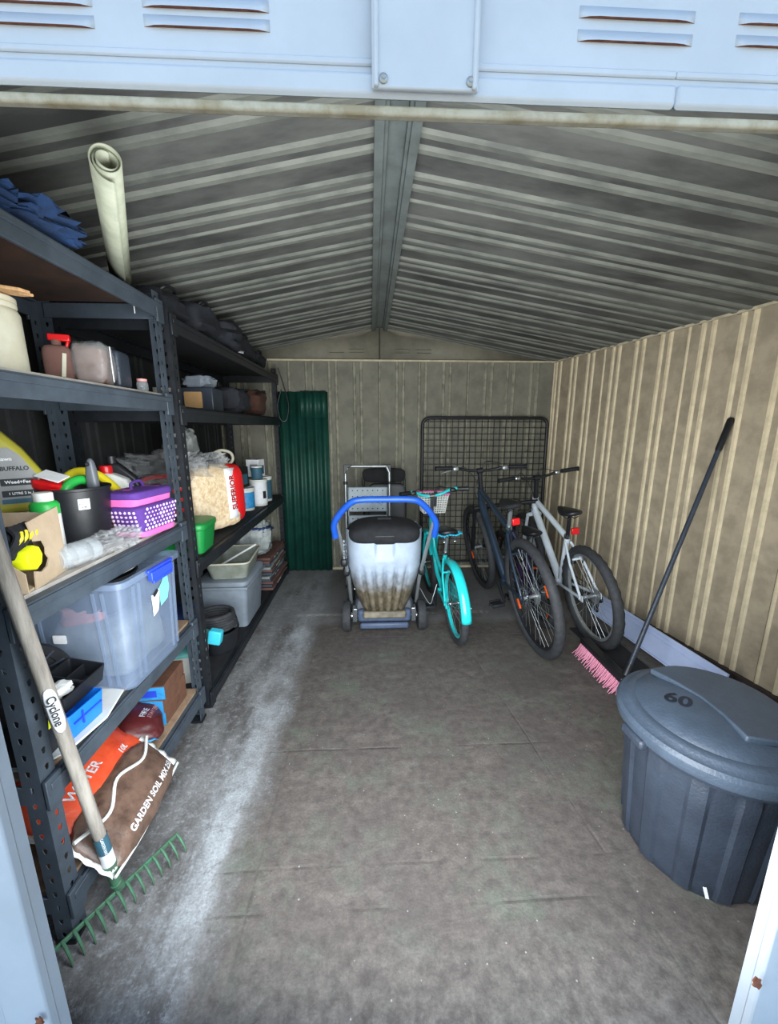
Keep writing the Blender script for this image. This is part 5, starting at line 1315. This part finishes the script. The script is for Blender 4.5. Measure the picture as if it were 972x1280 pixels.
# paint tins with white lids
tins = [(-1.02, 2.80, 0, .070, .16, 'black', 'white lidded paint tub with dark label beside the shavings bag', 'white_plastic'),
        (-.96, 3.00, 0, .066, .16, 'sky_blue', 'white lidded paint tub with blue label on the middle shelf', 'white_plastic'),
        (-.91, 3.19, 0, .066, .20, 'label_white', 'tall white lidded paint tub with grey label on the middle shelf', 'white_plastic'),
        (-.92, 3.40, 0, .062, .20, 'label_teal', 'white lidded paint tub with dark teal label near the back wall', 'white_plastic'),
        (-1.10, 3.10, 0, .070, .19, 'label_dark', 'paint tub standing at the rear of the middle shelf', 'white_plastic')]
for i, (x, y, z, r, h_, lm, lb, cm) in enumerate(tins):
    t = thing('paint_tub', lb, 'paint tub', (x, y, B3 + z), (0, 0, i * .3), 'paint tubs on the middle shelf of the black rack')
    g = MB(); g.lathe([(r - .004, 0), (r - .002, .003), (r, h_)], 32); g.build('body', 'white_plastic', t)
    g = MB(); g.lathe([(r, .02), (r + .0012, .02), (r + .0012, h_ - .02), (r, h_ - .02)], 32); lbm = g.build('label', lm, t)
    g = MB(); g.lathe([(r + .001, h_ - .012), (r + .006, h_ - .012), (r + .006, h_ - .004), (r + .003, h_), (r + .006, h_ + .004), (r + .006, h_ + .012), (r - .004, h_ + .013), (r - .006, h_ + .008), (0, h_ + .008)], 32); g.build('lid', cm, t)
    if i in (2, 4): plate(t, 'bar_code', 'label_dark', frame(((r + .0015) * cos(-.6 - i * .3), (r + .0015) * sin(-.6 - i * .3), h_ * .45), (-sin(-.6 - i * .3), cos(-.6 - i * .3), 0), (0, 0, 1)), .03, .06)
up = [(-1.01, 2.93, .185, .17, .12, .15, 'black', 'black carton with silver print stacked on the paint tubs', 'label_grey'),
      (-.945, 3.27, .225, .11, .10, .14, 'label_white', 'pale carton stacked on the paint tubs nearest the back wall', 'label_grey')]
for (x, y, z, a, b_, h_, m_, lb, pm) in up:
    t = thing('paint_carton', lb, 'carton', (x, y, B3 + z), (0, 0, -.2), 'cartons stacked on the paint tubs')
    g = MB(); g.box((0, 0, h_ / 2), (a, b_, h_)); g.build('body', m_, t, bevel=.003)
    plate(t, 'printed_panel', pm, FY(.01, -b_ / 2 - .0008, h_ * .55), a * .6, h_ * .35)
    plate(t, 'printed_panel', 'label_teal', FX(a / 2 + .0002, 0, h_ * .4), b_ * .7, h_ * .5)
t = thing('small_tin', 'small teal tin beside the pale carton on the paint tubs', 'tin', (-.90, 3.14, B3 + .222)); g = MB(); g.lathe([(.04, 0), (.042, .003), (.042, .085), (.038, .09), (.0, .09)], 28); g.build('body', 'label_teal', t); g = MB(); g.lathe([(.04, .088), (.043, .09), (.043, .098), (0, .099)], 28); g.build('lid', 'white_plastic', t)
# bottom of the black rack
t = thing('bucket_stack_base', 'black round tub at the bottom of the rack in front of the grey storage tub', 'tub', (-.94, 2.235, B1))
bpy.data.objects[t.name].name = 'plastic_tub'
g = MB(); g.lathe([(.095, 0), (.10, .004), (.118, .12), (.122, .122), (.122, .132), (.112, .13), (.098, .01), (0, .008)], 40); g.build('body', 'black', t)
for i, (z, dx) in enumerate(((.12, .006), (.165, -.004))):
    t = thing('bicycle_tyre_coil', ('lower', 'upper')[i] + ' coil of black hose piled on the black round tub', 'hose', (-.94 + dx, 2.235, B1 + z + .018))
    t.name = 'hose_coil'; t['group'] = 'black hose coils on the round tub'
    g = MB()
    pts = [(.098 * cos(a * .35) * (1 + .04 * sin(a)), .098 * sin(a * .35), a * .0009) for a in range(54)]
    g.ring_tube(pts, .0135, 10); g.build('hose', 'rubber', t)
t = thing('clothes_peg_tub', 'white tub with mint green lid and lime panel, low behind the rack posts', 'tub', (-1.02, 1.99, B1), (0, 0, .2)); t.name = 'lidded_tub'
g, _ = tub_shell(.20, .26, .16, .88, .004, .03); g.build('body', 'white_plastic', t)
plate(t, 'front_panel', 'lime', FY(-.04, -.128, .085), .09, .10, .01, .003)
g = MB(); g.blob((0, 0, .168), (.22, .28, .035), .3, .5); g.build('lid', 'mint', t)
g = MB(); g.box((0, 0, .04), (.07, .05, .08)); one('cyan_sponge', 'cyan plastic block lying by the black rack post at floor level', 'block', g, 'cyan', (-.875, 2.02, B1 + .15), (0, .2, 0), bevel=.008)
g = MB(); g.blob((0, 0, .09), (.16, .20, .18), .6, .6, noise_amt=.2, seed=2)
one('navy_cloth', 'rolled navy cloth on the mint lid between the racks', 'cloth', g, 'navy', (-1.04, 2.03, B1 + .19))
t = thing('storage_tub', 'grey lidded storage tub on the lowest shelf of the black rack', 'storage tub', (-.985, 2.66, B1))
g, _ = tub_shell(.32, .42, .30, .86, .004, .03); g.build('body', 'grey_tub', t)
g = MB(); g.blob((0, 0, .318), (.35, .45, .045), .25, .35); g.box((0, 0, .29), (.345, .445, .018)); g.build('lid', 'grey_tub', t, bevel=.004)
t = thing('basin', 'grubby oblong basin with yellowish rim on the grey storage tub', 'basin', (-.96, 2.66, B1 + .342), (0, 0, .08))
g, lp2 = tub_shell(.28, .42, .115, .82, .004, .04); g.build('body', 'basin', t)
g = MB(); g.ring_tube(lp2(.285, .425, .115, .04), .006, 8, closed=True); g.build('rim', 'cream_tub', t)
g = MB(); g.ring_tube([(-.09, -.10, .05), (.13, .10, .155)], .007, 8); one('white_stick', 'short white plastic stick lying across the basin', 'stick', g, 'white_plastic', (-.965, 2.66, B1 + .342))
t = thing('laundry_bag', 'white printed plastic sack behind the grubby basin', 'sack', (-.965, 3.13, B1 + .30), (radians(-10), 0, .2))
g = MB(); g.blob((0, 0, .15), (.28, .32, .30), .6, .65, noise_amt=.22, nscale=11, seed=22, seg=44, rows=26); b = g.build('film', 'grey_bag', t)
g = MB(); g.blob((.02, -.02, .21), (.27, .26, .07), .6, .6, noise_amt=.2, seed=22); g.build('printed_band', 'navy', b)
g = MB(); g.lathe([(0, 0), (.03, 0), (.03, .004), (0, .004)], 20, frame((.10, -.10, .11), (1, 1, 0), (0, 0, 1))); g.build('print_mark', 'lime', b)
names = ['terracotta', 'slate', 'terracotta', 'slate', 'grey_bag', 'slate', 'terracotta', 'grey_bag', 'slate', 'terracotta', 'terracotta']
lab = ['bottom', 'second', 'third', 'fourth', 'fifth', 'sixth', 'seventh', 'eighth', 'ninth', 'tenth', 'topmost']
for i in range(11):
    random.seed(i); y_ = 3.30 if i < 5 else 3.34
    t = thing('roof_shingle', '%s sheet counted from the floor in the pile of flat shingles near the back wall' % lab[i], 'shingle', (-.965 + random.uniform(-.012, .012), 3.34 + random.uniform(-.015, .015), B1 + i * .0262), (0, 0, random.uniform(-.03, .03)), 'flat shingles piled at the far end of the lowest shelf')
    g = MB(); n = 10; vs = []
    for k in range(n + 1):
        y = -.26 + .52 * k / n; b_ = .004 * sin(k * 1.3 + i)
        vs += [(-.14, y, .002), (.14 + b_, y, .002), (.14 + b_, y, .022), (-.14, y, .022)]
    fs = []
    for k in range(n):
        for j in range(4): fs.append((4 * k + j, 4 * k + (j + 1) % 4, 4 * k + 4 + (j + 1) % 4, 4 * k + 4 + j))
    fs += [(3, 2, 1, 0), (4 * n, 4 * n + 1, 4 * n + 2, 4 * n + 3)]
    g.add(vs, fs); g.build('sheet', names[i], t, bevel=.003)
    if i % 3 == 0:
        g = MB(); g.box((.142, -.05, .012), (.002, .12, .008)); g.build('edge_mark', 'cream_tub', t)
